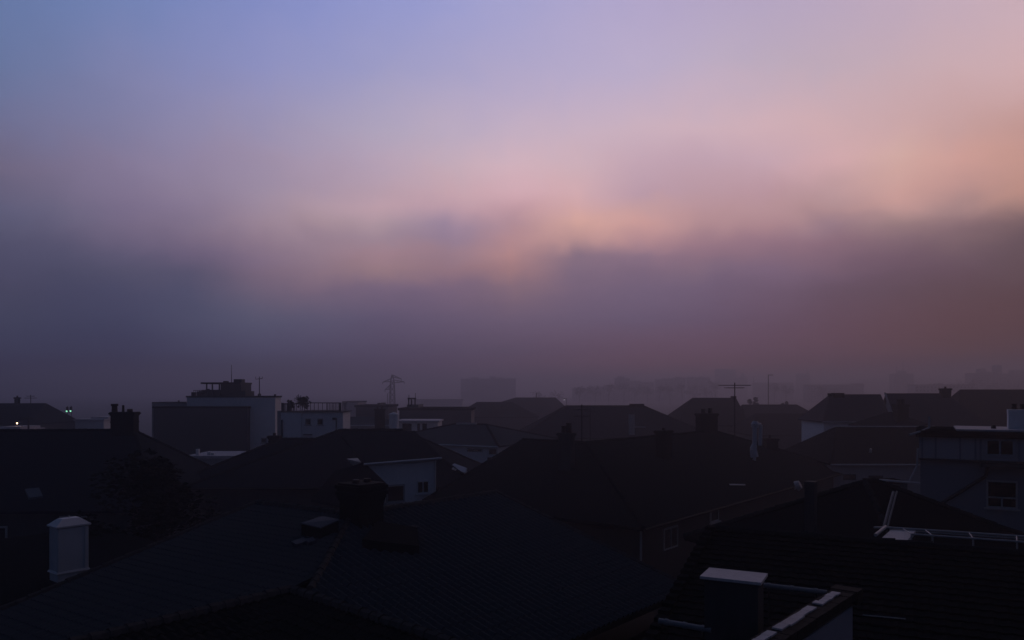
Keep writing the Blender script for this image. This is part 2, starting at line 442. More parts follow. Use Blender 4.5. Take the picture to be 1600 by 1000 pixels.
# far slopes, underside and walls close the house
fa1, fr, fp = P1-nl*7.5, R1-nl*7.5-nr*7.5, P2-nr*7.5
for p in (fa1,): p.z = HZ-7.5*.42
bk = R1-nl*6-nr*6; bk.z = HZ-6*.35
fa1 = P1-nl*6; fa1.z = bk.z; fp = P2-nr*6; fp.z = bk.z
bm = B(); dz = Vector((0,0,-.06))
shell(bm, [[p+dz for p in q] for q in (FL,FR,[P1,fa1,bk,R1],[R1,bk,fp,P2])], .15)
obj('roof_deck', bm, 'tile_dark', main)
bm = B(); bm2 = B()
caps(bm2, P1, R1, .15); caps(bm2, R1, P2, .15); caps(bm2, R1, R1.lerp(HE, (R1-K).length/(R1-HE).length), .13); caps(bm2, P1, L1, .12); caps(bm2, P2, L2, .14)
obj('ridge_tiles', bm2, 'ridge_worn', main)
cw = lambda p, q: p+q
prism(bm, [L1+dA*-.4-nl*.5, HE-nl*.5-nr*.5, L2-dB*.4-nr*.5, fp-dB*.4+nr*.3, bk+nr*.3+nl*.3, fa1-dA*.4+nl*.3], 0, 4.2)
obj('wall', bm, 'brick_soot', main)
# its brick chimney, stepped at the head
cc = V(565, 800, 29.6)
bm = B(); c0 = Vector((cc.x, cc.y, 0)); zt = 13-(757-HOR)/FPX*29.4
box(bm, c0+Vector((0,0,7.3)), (1.20,1.16,zt-7.3-.62), GD)
for dz_, ex, hh in ((.62,.08,.1),(.52,.16,.12),(.40,.26,.14),(.26,.16,.10),(.16,.26,.13),(.03,.1,.08)):
    box(bm, c0+Vector((0,0,zt-dz_)), (1.20+ex,1.16+ex,hh), GD)
box(bm, c0+Vector((0,0,7.0)), (1.34,1.30,.95), GD)
ch = obj('chimney', bm, 'brick_soot', main)
for s in (-.28,.28):
    bm = B(); p = c0+GD*s+Vector((0,0,zt+.03)); rod(bm, p, p+Vector((0,0,.16)), .15, .13, 10); obj('chimney_pot', bm, 'clay_pot', ch)
# low lead-roofed saddle beside the chimney, on the right slope
pr = (R1, Vector((nr.x*sr, nr.y*sr, 1)).normalized()); pl = (R1, Vector((nl.x*sl, nl.y*sl, 1)).normalized())
q0, q1, q2, q3 = hit(566,858,*pr), hit(655,868,*pr), hit(652,838,*pr), hit(590,828,*pr)
bm = B(); a = [bm.verts.new(p-Vector((0,0,.1))) for p in (q0,q1,q2,q3)]; t_ = [bm.verts.new(p+Vector((0,0,.34))) for p in (q0,q1,q2,q3)]
bm.faces.new(a[::-1]); bm.faces.new(t_)
for i in range(4): bm.faces.new((a[i],a[(i+1)%4],t_[(i+1)%4],t_[i]))
bmesh.ops.recalc_face_normals(bm, faces=bm.faces)
obj('roof_saddle', bm, 'tile_dark', main)
bm = B(); e = q2+Vector((0,0,.36)); box(bm, e-Vector((.12,0,.0)), (.3,.1,.03), nr); obj('flashing', bm, 'dark_render', main)
# glazed lantern and flat rooflight left of the chimney
q = [hit(472,842,*pl), hit(500,850,*pl), hit(530,836,*pl), hit(505,830,*pl)]
bm = B(); zt_ = [V(471,817,28.2), V(501,824,27.6), V(529,812,28.1), V(504,806.5,28.8)]
cz = sum(p.z for p in zt_)/4
base = [Vector((p.x,p.y,zl(p)-.1)) for p in zt_]; top = [Vector((p.x,p.y,p.z-.04)) for p in zt_]
a = [bm.verts.new(p) for p in base]; t_ = [bm.verts.new(p) for p in top]
bm.faces.new(a[::-1]); bm.faces.new(t_)
for i in range(4): bm.faces.new((a[i],a[(i+1)%4],t_[(i+1)%4],t_[i]))
bmesh.ops.recalc_face_normals(bm, faces=bm.faces)
ln = obj('roof_lantern', bm, 'brick_soot', main)
bm = B(); cen = sum(zt_, Vector())/4; shell(bm, [[cen+(p-cen)*1.06 for p in zt_]], .035); obj('lantern_lid', bm, 'lead_glass', ln)
for a4 in ((456,852,474,845,480,851,463,857),(476,848,488,845,494,850,482,854)):
    bm = B(); P = [hit(a4[i],a4[i+1],*pl)+Vector((0,0,.14)) for i in (0,6,4,2)]; shell(bm, [P], .12); obj('rooflight', bm, 'lead_glass', main)

# ------------------------------------------------------------------ 2 the lower roof at the bottom edge, two ridges meeting in a corner
FZ = 6.95
K = Vz(455, 922, FZ); Ra = Vz(690, 1000, FZ); Rb = Vz(180, 990, FZ)
da = (Ra-K).normalized(); db = (Rb-K).normalized()
Ea, Eb = K+da*14, K+db*14
ia = Vector((da.y,-da.x,0)); ia = ia if ia.dot(db) > 0 else -ia
ib = Vector((db.y,-db.x,0)); ib = ib if ib.dot(da) > 0 else -ib
sF = .36
vd = (ia/(1)+ib); vd.z = 0; vd.normalize(); vs_ = sF*vd.dot(ia)
low = thing('lower_roofed_wing', 'dark tiled wing at the bottom edge, its two ridges meeting in a corner', 'house', (K.x, K.y-3, 0))
Kv = K+vd*6; Kv.z = FZ-vs_*6
A2 = Ea+ia*6*vd.dot(ia); A2.z = Kv.z; B2 = Eb+ib*6*vd.dot(ib); B2.z = Kv.z
Ao = Ea-ia*2.2; Ao.z = FZ-2.2*.55; Bo = Eb-ib*2.2; Bo.z = FZ-2.2*.55
# outer corner
m_ = Matrix(((ia.x,ia.y),(ib.x,ib.y))).inverted() @ Vector((-2.2,-2.2)); Ko = K+Vector((m_[0],m_[1],0)); Ko.z = FZ-2.2*.55
bm = B(); tiled(bm, [K,Ea,A2,Kv], da, tw=.27, amp=.038, lift=.04); tiled(bm, [K,Kv,B2,Eb], db, tw=.27, amp=.038, lift=.04)
obj('roof', bm, 'tile_dark', low)
bm = B(); dz = Vector((0,0,-.07)); shell(bm, [[p+dz for p in q] for q in ([K,Ea,A2,Kv],[K,Kv,B2,Eb],[K,Ko,Ao,Ea],[K,Eb,Bo,Ko])], .12); obj('roof_deck', bm, 'tile_dark', low)
bm = B(); caps(bm, K, Ea, .17, .45); caps(bm, K, Eb, .17, .45); obj('ridge_tiles', bm, 'ridge_worn', low)
bm = B(); prism(bm, [Ko, Ao, A2, Kv, B2, Bo], 0, Kv.z-.35); obj('wall', bm, 'brick_wall', low)

# ------------------------------------------------------------------ 3 near roof at the lower right with capped chimney and parapet
NZ = 9.0
NA, NB = Vz(1112,826,NZ), Vz(1600,865,NZ); dn = (NB-NA).normalized(); NB = NA+dn*13
nn = Vector((dn.y,-dn.x,0)); nn = nn if nn.y < 0 else -nn
sN = .25
NL, NR = NA+nn*13, NB+nn*13; NL.z = NR.z = NZ-13*sN
near = thing('shingled_house', 'near black shingled roof at the lower right with a stepped left edge', 'house', (NA.x+3, NA.y-4, 0))
bm = B(); tiled(bm, [NA,NB,NR,NL], dn, tw=.3, th=.3, amp=.012, lift=.045, seg=4); obj('roof', bm, 'tile_black', near)
bm = B(); bA, bB = NA-nn*5, NB-nn*5; bA.z = bB.z = NZ-5*.45
dz = Vector((0,0,-.06)); shell(bm, [[p+dz for p in q] for q in ([NA,NB,NR,NL],[NA,bA,bB,NB])], .2); obj('roof_deck', bm, 'tile_black', near)
bm = B(); caps(bm, NA, NB, .12); obj('ridge_tiles', bm, 'ridge_clay', near)
bm = B(); s = 0
while s < 12.6:       # verge tiles, each course stepping out
    p = NA+nn*s; p.z = NZ-s*sN+.03; box(bm, p+nn*.17-Vector((0,0,.14)), (.31,.26,.2), nn); s += .34
obj('verge_tiles', bm, 'tile_black', near)
bm = B(); prism(bm, [NA+dn*.4-nn*4.5, NB-dn*.4-nn*4.5, NR-dn*.4-nn*.4, NL+dn*.4-nn*.4], 0, NZ-13*sN-.35); obj('wall', bm, 'brick_wall', near)
def zn(p): return NZ - sN*((p-NA).dot(nn))
# rendered square chimney under a pale slab
cz = V(1147, 898, 13.9); bm = B(); c0 = Vector((cz.x,cz.y,0)); z0 = zn(c0)-.1; ztop = cz.z
cd = dn
box(bm, c0+Vector((0,0,z0)), (.93,.62,ztop-.1-z0), cd); box(bm, c0+Vector((0,0,ztop-.1)), (.97,.66,.05), cd)
nc = obj('chimney', bm, 'dark_render', near)
bm = B(); box(bm, c0+Vector((0,0,ztop-.05)), (1.06,.76,.05), cd); obj('cap_slab', bm, 'pale_stone', nc)
# brick-coped parapet with boarded cheek
p0, p1 = Vz(1196,1000,9.1), Vz(1322,921,9.1); pd = (p1-p0).normalized(); p0 = p0-pd*2.2; ln_ = (p1-p0).length; pc = (p0+p1)/2
pn = Vector((pd.y,-pd.x,0)); pn = pn if pn.x > 0 else -pn
bm = B(); box(bm, Vector((pc.x,pc.y,zn(p1)-2.2)), (ln_-.08,.22,9.1-.16-(zn(p1)-2.2)), pd); pw = obj('parapet', bm, 'brick_wall', near)
bm = B(); x = 0; i = 0
while x < ln_-.05:
    l_ = min(.29, ln_-x); c = p0+pd*(x+l_/2); box(bm, Vector((c.x,c.y,9.1-.158+random.uniform(-.006,.006))), (l_-.012,.44,.155), pd); x += .3; i += 1
box(bm, Vector((p1.x,p1.y,9.1-.24))+pd*.02, (.34,.52,.26), pd)
obj('coping', bm, 'coping', pw)
for s0, s1 in ((.20,.42),(.45,.72),(.76,.93)):
    a = p0.lerp(p1,s0); b_ = p0.lerp(p1,s1); bm = B(); nseg = 5
    for k_ in range(nseg):
        c = a.lerp(b_,(k_+.5)/nseg)-pn*random.uniform(.03,.06); box(bm, Vector((c.x,c.y,9.1+.003)), ((b_-a).length/nseg-.015, random.uniform(.13,.19), .03), pd)
    obj('coping_slab', bm, 'pale_stone', pw)
bm = B(); c = pc+pn*.125; box(bm, Vector((c.x,c.y,zn(p1)-2.2)), (ln_-.12,.03,9.1-.3-(zn(p1)-2.2)), pd); obj('cladding', bm, 'corrugated', pw)
# pale pipes crossing the slope either side of the chimney
for a_, b_, r in ((V(1186,913.5,17.0), V(1292,926,16.2), .055), (V(1030,970,14.4), V(1112,984.5,13.8), .055)):
    bm = B(); rod(bm, a_, b_, r, seg=10)
    for s in (.15,.5,.85):
        p = a_.lerp(b_, s); rod(bm, p-(b_-a_).normalized()*.03, p+(b_-a_).normalized()*.03, r*1.2, seg=10)
    rp = obj('rail_pipe', bm, 'gutter_pale', near)
    for s in (.15,.85):
        p = a_.lerp(b_, s); bm = B(); rod(bm, (p.x,p.y,zn(p)), (p.x,p.y,p.z), .016); obj('rail_post', bm, 'iron', rp)
bm = B(); a_, b_ = hit(1348,966,NA,Vector((nn.x*sN,nn.y*sN,1))), hit(1415,972,NA,Vector((nn.x*sN,nn.y*sN,1))); rod(bm, a_+Vector((0,0,.07)), b_+Vector((0,0,.07)), .012); obj('lightning_wire', bm, 'pale_pipe', near)

# ------------------------------------------------------------------ 4 hip roof behind it, with the metal roof walk
G = house('hipped_cottage', 'small hipped roof with a pale ridge strip, in front of the blue clad house', 'house', V(1352,753,30), V(1368,753,30.3), 5.2, 4.6, 4.6, 6.9, roof='tile_black', wall='brick_wall', ridge='ridge_clay')
gt = G['t']
bm = B(); a_, b_ = V(1396,769,27.8), V(1381,824,25.6); rod(bm, a_, b_, .05, seg=8); rod(bm, a_+Vector((.12,0,.02)), b_+Vector((.12,0,.02)), .035, seg=8); obj('hip_flashing', bm, 'ridge_pale', gt)
cp = V(1267,800,27.5); chimney(gt, (cp.x,cp.y), cp.z-1.6, V(1267,752,27.5).z, .34, .34, mat='dark_render', pots=0, band=False)
# glazed roof walk
rw = thing('roof_walk', 'metal framed roof walk with pale hatch and handrail behind the black shingled ridge', 'roof walk', (11.5,22.6,7.5))
a0, a1 = V(1390,824.5,23.5), V(1602,838.5,22.6); b0, b1 = V(1424,840,22.2), V(1602,852.5,21.6)
bm = B(); rod(bm, a0, a1, .035, seg=8); rod(bm, a0-Vector((0,0,.07)), a1-Vector((0,0,.07)), .025, seg=8); obj('handrail', bm, 'pale_pipe', rw)
bm = B(); rod(bm, b0+Vector((0,0,.1)), b1+Vector((0,0,.1)), .03, seg=8)
for s in (.0,.19,.55,.93):
    p = b0.lerp(b1, s); rod(bm, p-Vector((0,0,.5)), p+Vector((0,0,.12)), .022)
    q = a0.lerp(a1, .1+s*.9); rod(bm, q-Vector((0,0,.7)), q, .022); rod(bm, p+Vector((0,0,.1)), q, .018)
obj('rail_frame', bm, 'pale_pipe', rw)
bm = B(); h4 = [V(1376,842,22.3),V(1418,844,22.1),V(1431,829,23.3),V(1393,827,23.5)]; shell(bm, [h4], .1); obj('hatch', bm, 'pale_stone', rw)
bm = B(); d4 = [V(1424,845,22.15),V(1604,858,21.5),V(1604,845,22.6),V(1436,832,23.3)]; shell(bm, [[p-Vector((0,0,.06)) for p in d4]], .08); obj('deck', bm, 'bitumen', rw)
bm = B(); prism(bm, [(p.x,p.y) for p in (V(1376,842,22.3),V(1604,856,21.5),V(1604,845,22.6),V(1393,827,23.5))], 0, min(p.z for p in d4)-.16); obj('wall', bm, 'dark_render', rw)
bm = B(); rod(bm, V(1368,836,22.6), V(1384,823,23.6), .05, seg=8); rod(bm, V(1366,824,23.4), V(1392,824,23.6), .03, seg=8); obj('edge_tube', bm, 'pale_pipe', rw)

# ------------------------------------------------------------------ 5 blue weatherboarded house at the right edge
BO = V(1438,672,40.0); bu = Vector((.88,-.475,0)).normalized(); bn = Vector((bu.y,-bu.x,0)); BL = 11.0; BD = 4.4
zt = BO.z; BO.z = 0
def zb_(py, Y=40.0): return 13-(py-HOR)/FPX*Y
def bp(t, dpt, z): return BO+bu*t-bn*dpt+Vector((0,0,z))
def bt(px, off=0): return (hit(px,700,BO+bn*off,bn)-BO).dot(bu)
blue = thing('clad_house', 'blue weatherboarded flat-roofed house at the right edge with white framed windows', 'house', bp(BL/2,BD/2,0))
bm = B(); box(bm, bp(BL/2,BD/2,0), (BL, BD, zb_(717)), bu); obj('wall', bm, 'blue_board', blue)
bm = B(); box(bm, bp(BL/2,BD/2,zb_(717)+.002), (BL+.1, BD+.1, zb_(682)-zb_(717)-.004), bu); up = obj('upper_wall', bm, 'blue_panel', blue)
for px in (1441,1462,1500,1524,1532,1592):
    bm = B(); box(bm, bp(bt(px),-.075,zb_(716)), (.09,.05,zb_(683)-zb_(716)), bu); obj('batten', bm, 'blue_board', up)
bm = B(); box(bm, bp(BL/2,BD/2,zb_(682)), (BL+.4, BD+.6, zt-zb_(682)), bu); obj('fascia', bm, 'bitumen', blue)
t0_ = bt(1494)
bm = B(); box(bm, bp((t0_+BL)/2,BD/2,zt+.002), (BL-t0_, BD+.1, .09), bu); obj('roof', bm, 'pale_roof', blue)
bm = B(); box(bm, bp((t0_-.1)/2,BD/2,zt+.001), (t0_+.1, BD, .04), bu); obj('roof_edge', bm, 'bitumen', blue)
p = bp(bt(1556),1.5,0); bm = B(); rod(bm, (p.x,p.y,zt+.05), (p.x,p.y,zt+.28), .13, .1, 10); obj('vent', bm, 'iron', blue)
bm = B(); box(bm, bp(BL/2,-.16,zb_(718)), (BL+.1, .32, .09), bu); obj('ledge', bm, 'dark_render', blue)
t0_ = bt(1530); bm = B(); box(bm, bp((t0_+BL)/2,-.45,zb_(724)), (BL-t0_, .9, .16), bu); obj('canopy', bm, 'dark_render', blue)
window(blue, 1539,686,1586,713, BO+bn*.06, bn, mull=1, frame='blue_panel', sill=False, fw=.1)
window(blue, 1541,751,1590,794, BO, bn, mull=1, trans=.36, fw=.08, frame='pale_pipe')
def onb(px, py, off=.12): return hit(px,py,BO+bn*off,bn)
bm = B(); rod(bm, onb(1462,792), onb(1540,744), .09, seg=4); rod(bm, onb(1540,744), onb(1545,724), .08, seg=4); obj('slant_bar', bm, 'dark_render', blue)  # dark bar slanting up the lower wall, upright at its right end
bm = B(); a_, b_, c_ = V(1434,700,39.8), V(1433,728,39.8), V(1421,752,39.8); rod(bm, a_, b_, .045, seg=8); rod(bm, b_, c_, .045, seg=8); obj('downpipe', bm, 'pale_pipe', blue)
bm = B(); a_, b_, c_, d4_ = V(1421,679.5,39.6), V(1440,673.5,39.8), V(1452,668,40.2), V(1452,651,40.2); rod(bm, a_, b_, .06, seg=8); rod(bm, b_, c_, .05, seg=8); rod(bm, c_, d4_, .05, seg=8); obj('gutter', bm, 'pale_pipe', blue)
c = bp(bt(1598),1.9,0); chimney(blue, (c.x,c.y), zt-.1, V(1606,640,c.y).z, .95, .8, u=bu, mat='white_render', pots=2, band=False, pot_h=.25)
bx0 = BO.x
# low flat annexe left of it
an = thing('flat_annexe', 'low teal walled annexe with a pale roof edge, left of the blue clad house', 'house', ((1408-800)/FPX*41.5,43.5,0))
ax0, ax1 = (1374-800)/FPX*41.2, bx0-.05
bm = B(); box(bm, ((ax0+ax1)/2, 42.0, 0), (ax1-ax0, 1.6, zb_(755,41.2)-.02)); obj('wall', bm, 'teal_wall', an)
bm = B(); box(bm, ((ax0+ax1)/2, 42.0, zb_(754.5,41.2)-.02), (ax1-ax0+.2, 1.9, .08)); obj('roof', bm, 'bitumen', an)
bm = B(); rod(bm, V(1374,750,40.75), V(1440,755.5,40.75), .06, seg=8); obj('gutter', bm, 'white_paint', an)

# ------------------------------------------------------------------ 6 long black roof in the middle (L-shaped, chimneys on it)
DZ = 9.2; DE = 5.6; C = Vector((7.12,41.7,DE)); wD = 11.0
d_, n_ = Vector((.628,.778,0)), Vector((-.778,.628,0))
DR = C+(n_+d_)*wD; DR.z = DZ
DA = DR+n_*5.9; DB = DR+d_*22.5
CA = C+n_*(wD+5.9); CB = C+d_*39.5
back = 8.0; zbk = DZ-back*.33
Dk = DR+(n_+d_)*back; Dk.z = zbk; DAk = DA+d_*back; DAk.z = zbk; DBk = CB+n_*(wD+back); DBk.z = zbk
lh = thing('long_black_roofed_house', 'long low black roofed house in the middle with three chimneys and a metal flue', 'house', (C.x, C.y+10, 0))
bm = B(); shell(bm, [[C,CB,DB,DR],[C,DR,DA,CA],[CB,DBk,DB],[DR,DB,DBk,Dk],[DR,Dk,DAk,DA]], .2); obj('roof', bm, 'tile_cool_dark', lh)
bm = B(); caps(bm, DR, DA); caps(bm, DR, DB); caps(bm, DR, C, .12); caps(bm, DB, CB); caps(bm, DA, CA, .1); obj('ridge_tiles', bm, 'tile_cool_dark', lh)
bm = B(); i_ = .5
prism(bm, [C+(n_+d_)*i_, CB+n_*i_-d_*i_, DBk-d_*i_-n_*i_, Dk-(n_+d_)*i_, DAk-d_*i_-n_*i_, CA-n_*i_+d_*i_], 0, DE-.22); obj('wall', bm, 'brick_wall', lh)
bm = B(); g_ = -n_*.1+Vector((0,0,-.1)); rod(bm, C+g_, CB+g_, .08, seg=8); obj('gutter', bm, 'gutter_grey', lh)
bm = B(); p = C+(n_+d_)*.45-d_*.08-n_*.02; p = C+n_*.35+d_*.38; rod(bm, (p.x,p.y,0), (p.x,p.y,DE-.2), .06, seg=8); obj('downpipe', bm, 'pale_pipe', lh)
window(lh, 1036,823,1058,857, C+n_*.5, -n_, mull=1, sill=False, fw=.09, frame='pale_pipe')
window(lh, 1109,793,1122,815, C+n_*.5, -n_, mull=0, sill=True, fw=.1, frame='pale_pipe')
plA = (DR, (DA-DR).cross(C-DR).normalized()); plB = (DR, (DB-DR).cross(C-DR).normalized())
c = hit(880,737,*plA); zt_ = 13-(677-HOR)/FPX*c.y
chimney(lh, (c.x+.25,c.y+.45), c.z-.3, zt_, .95, .62, u=n_, pots=2, pot_h=.62, pot_r=.2, mat='dark_render')
c = hit(1038,716,*plB); chimney(lh, (c.x,c.y+.3), c.z-.3, 13-(673-HOR)/FPX*(c.y), 1.15, .8, u=d_, pots=1, pot_h=.2)
c = DR.lerp(DB,.93); chimney(lh, (c.x,c.y), DZ-.4, 13-(646-HOR)/FPX*c.y, 1.75, 1.1, u=(1,.2,0), pots=2, pot_h=.42, pot_r=.2)
c = V(1203,706,73); chimney(lh, (c.x,c.y), c.z-2.2, 13-(685-HOR)/FPX*73, 1.2, .9, u=(1,.2,0), pots=1, pot_h=.3)
# steel flue with its second pipe
YF = 66.0
bm = B(); a_ = V(1179,714,YF); rod(bm, V(1177,738,YF), a_, .14, seg=10); rod(bm, a_, V(1177,702,YF), .34, .30, 12); rod(bm, V(1177,702,YF), V(1179,694,YF), .30, .22, 12); rod(bm, V(1179,694,YF), V(1179.5,668,YF), .2, seg=12)
rod(bm, V(1179.5,668,YF), V(1180,664,YF), .3, .34, 12); rod(bm, V(1180,663,YF), V(1180.5,658,YF), .38, .22, 12)
rod(bm, V(1187.5,696,YF), V(1188.5,664,YF), .17, seg=12); rod(bm, V(1188.5,664,YF), V(1181,662,YF), .16, seg=10)
rod(bm, V(1177,738,YF), V(1177,770,YF+1), .12, seg=8)
obj('flue_pipe', bm, 'cap_metal', lh)
bm = B(); p = hit(1152,760.5,*plB); box(bm, p+Vector((0,0,.12)), (1.1,.3,.06), (1,-.1,0)); obj('roof_hatch', bm, 'pale_stone', lh)
bm = B(); p = hit(1242,765,*plB); rod(bm, p+Vector((0,-.3,.3)), p+Vector((.25,-.45,.45)), .4, .32, 12); rod(bm, p, p+Vector((0,-.2,.35)), .04); obj('satellite_dish', bm, 'pale_pipe', lh)
aerial('roof_aerial', 'tall television aerial behind the flue with a long crossboom', (V(1148,672,74).x,74,8.6), V(0,598,74).z, ((V(0,602,74).z,1.5,(1,0,0),2),(V(0,606,74).z,.9,(1,.2,0),4)), r=.05)
aerial('roof_aerial', 'thick mast aerial beside the fluted chimney of the long black roof', (V(909,694,58).x,58,8.9), V(0,632,58).z, ((V(0,640,58).z,.5,(1,.3,0),3),(V(0,650,58).z,.6,(1,.3,0),5)), r=.05)
aerial('roof_aerial', 'thin mast aerial with short rungs right of the thick mast', (V(922,693,58).x,58,8.9), V(0,638,58).z, ((V(0,643,58).z,.35,(1,.3,0),4),), r=.025)

# ------------------------------------------------------------------ 7 house with the white gable wing (left of centre)
CH = house('white_winged_house', 'dark hipped house with a white rendered wing that has a door and a window', 'house', V(532,672,62), V(628,672,62), 7.3, 9.5, 6.6, 6.2, roof='tile_blue', wall='dark_render', gutter='gutter_grey')
ct = CH['t']
R2 = hip_roof(V(440,686,63.5), V(520,686,63.5), 5, 6, 3, 6.4)
bm = B(); shell(bm, R2['polys']); r2 = obj('side_roof', bm, 'tile_blue', ct)
bm = B(); caps(bm, R2['A'], R2['B']); caps(bm, R2['A'], R2['f0']); caps(bm, R2['A'], R2['r0']); obj('ridge_tiles', bm, 'ridge_clay', r2)
chimney(ct, (V(429,690,63.5).x,63.5), 8.0, 13-(681-HOR)/FPX*63.5, .85, .6, u=(1,0,0), pots=1, pot_h=.2)
# the wing: wall turned to the street grid, shed roof
YW = 52.0
wl, wr = V(596,752,YW), V(680,715,YW+2.0); wu = (wr-wl); wu.z = 0; wu.normalize(); wn2 = Vector((wu.y,-wu.x,0)); wn2 = wn2 if wn2.y < 0 else -wn2
zw = V(0,717,YW+1).z; zwl = V(0,725,YW).z
bm = B()
wl0 = V(570,725,YW-.3); wl0.z = 0
e0 = hit(571,724,wr,wn2); e1 = wr
pf = [(e0.x,e0.y,zwl-1.2),(wr.x,wr.y,zw-5.2)]
A_ = [Vector((e0.x,e0.y,e0.z)), Vector((hit(600,755,wr,wn2))), Vector((hit(595,800,wr,wn2))), Vector((wr.x,wr.y,hit(680,800,wr,wn2).z)), Vector((wr.x,wr.y,wr.z))]
fv = [bm.verts.new(p) for p in A_]; bv = [bm.verts.new(p-wn2*4.0) for p in A_]
bm.faces.new(fv); bm.faces.new(bv[::-1])
for i in range(5): bm.faces.new((fv[i],fv[(i+1)%5],bv[(i+1)%5],bv[i]))
bmesh.ops.recalc_face_normals(bm, faces=bm.faces)
wing = obj('wing', bm, 'white_render', ct)
bm = B(); r4 = [e0+wn2*.35-wu*.25+Vector((0,0,.06)), wr+wn2*.35+wu*.3+Vector((0,0,.06)), wr-wn2*4.4+wu*.3+Vector((0,0,1.7)), e0-wn2*4.4-wu*.25+Vector((0,0,1.7))]; shell(bm, [r4], .16); wrf = obj('wing_roof', bm, 'tile_blue', ct)
bm = B(); rod(bm, r4[0]+wn2*.07-Vector((0,0,.08)), r4[1]+wn2*.07-Vector((0,0,.08)), .07, seg=8); obj('gutter', bm, 'white_paint', wrf)
window(wing, 651,751,670,771, wr, wn2, mull=1, fw=.08)
window(wing, 603,757,632,785, wr, wn2, mull=0, fw=.12, frame='grey_render', sill=True)
bm = B(); rod(bm, hit(679,716,wr,wn2)+wn2*.08, hit(679,790,wr,wn2)+wn2*.08, .06, seg=8); obj('downpipe', bm, 'white_paint', wing)
# sloping dark roof running down left of the wing
bm = B(); q4 = [hit(568,722,wr,wn2)+wn2*.1, hit(606,758,wr,wn2)+wn2*.1, hit(590,800,wr,wn2)+wn2*.6, hit(480,778,wr,wn2)+wn2*.9, hit(520,735,wr,wn2)+wn2*.4]
shell(bm, [q4], .15); obj('lean_to_roof', bm, 'tile_blue', ct)
pc_ = (CH['A'], (CH['B']-CH['A']).cross(CH['f0']-CH['A']).normalized())
for pyo in (0, 5):
    bm = B(); P = [hit(706,729+pyo,*pc_), hit(727,737+pyo*.8,*pc_), hit(730,734+pyo*.8,*pc_), hit(710,726.5+pyo,*pc_)]; shell(bm, [[p+Vector((0,0,.12)) for p in P]], .1); obj('rooflight', bm, 'zinc', ct)

# ------------------------------------------------------------------ 8 left dark house with pots, its tree, and the low flat house with the white chimney
LH = house('left_hipped_house', 'wide dark hipped house at the left edge with a potted chimney and small rooflight', 'house', V(-330,674,55), V(209,669,56.5), 8.2, 4, 5.2, 5.5, roof='tile_blue', wall='dark_render')
lt = LH['t']
c = V(195,680,56.3); ch_ = chimney(lt, (c.x,c.y), c.z-.9, 13-(644-HOR)/FPX*56.3, 1.62, .95, u=LH['d'], pots=0)
for px, py, r in ((179,632,.2),(192.5,633,.09),(203,639,.2)):
    bm = B(); p = V(px,646,56.3); q_ = V(px,py,56.3); rod(bm, p, q_, r*1.1, r*.9, 10)
    if px == 179: rod(bm, q_-Vector((0,0,.12)), q_+Vector((0,0,.05)), r*1.25, r*1.25, 10)
    obj('chimney_pot', bm, 'clay_pot', ch_)
ppl = (LH['A'], (LH['B']-LH['A']).cross(LH['f0']-LH['A']).normalized())
bm = B(); P = [hit(39,767,*ppl),hit(61,765,*ppl),hit(67,778,*ppl),hit(45,781,*ppl)]; shell(bm, [[p+Vector((0,0,.13)) for p in P]], .16); rl = obj('rooflight', bm, 'skyglass', lt)
wp = LH['f0']-LH['n']*.35
window(lt, -16,822,12,865, wp, LH['n'], mull=1, frame='pale_pipe', fw=.12)
window(lt, 93,806,136,850, wp, LH['n'], mull=1, frame='pale_pipe', fw=.12)
fl = thing('flat_roofed_house', 'low flat roofed house at the lower left with a white hooded chimney', 'house', (-21,32,0))
fz = 5.55
F0 = Vector((V(107,890,31).x, 31, 0))
bm = B(); c = F0-GD*-1.2+GN*4; prism(bm, [F0-GN*2.2-GD*3.5, F0-GN*2.2+GD*5.5, F0+GN*11+GD*5.5, F0+GN*11-GD*3.5], 0, fz-.25); obj('wall', bm, 'brick_soot', fl)
bm = B(); prism(bm, [F0-GN*2.4-GD*3.7, F0-GN*2.4+GD*5.7, F0+GN*11.2+GD*5.7, F0+GN*11.2-GD*3.7], fz-.25, fz); obj('roof', bm, 'bitumen', fl)
# the white chimney: panelled body, moulded base, hipped hood
bm = B(); cb = Vector((V(108,905,30.6).x, 30.6, 0)); zc = 13-(824-HOR)/FPX*30.4; zb0 = 13-(893-HOR)/FPX*30.4
bl, bw = 1.10, .78
box(bm, cb+Vector((0,0,fz-.05)), (bl+.02,bw+.02,zb0-fz+.05), GD); box(bm, cb+Vector((0,0,zb0)), (bl+.16,bw+.16,.07), GD, .93)
box(bm, cb+Vector((0,0,zb0+.07)), (bl,bw,zc-zb0-.07), GD)
for sgn in (-1,1):
    for a_ in (-1,1):
        p = cb+GD*(a_*(bl/2-.06))+GN*(sgn*(bw/2)); box(bm, p+Vector((0,0,zb0+.07)), (.12,.05,zc-zb0-.08), GD)
        p = cb+GN*(a_*(bw/2-.06))+GD*(sgn*(bl/2)); box(bm, p+Vector((0,0,zb0+.07)), (.05,.12,zc-zb0-.09), GD)
wc = obj('chimney', bm, 'white_paint', fl)
bm = B(); rings = []
for z, k_ in ((0,.50),(.045,.62),(.10,.63),(.14,.55),(.22,.42),(.30,.29),(.35,.20),(.36,.0)):
    L_ = bl*.5+ (k_-.5)*.75 if k_ > .0 else .06; W_ = bw*.5+(k_-.5)*.62 if k_ > .0 else .04
    L_ = max(L_,.05); W_ = max(W_,.03)
    rings.append([bm.verts.new(cb+GD*(a_*L_)+GN*(b_*W_)+Vector((0,0,zc+z))) for a_, b_ in ((-1,-1),(1,-1),(1,1),(-1,1))])
for a_, b_ in zip(rings, rings[1:]):
    for i in range(4): bm.faces.new((a_[i],a_[(i+1)%4],b_[(i+1)%4],b_[i]))
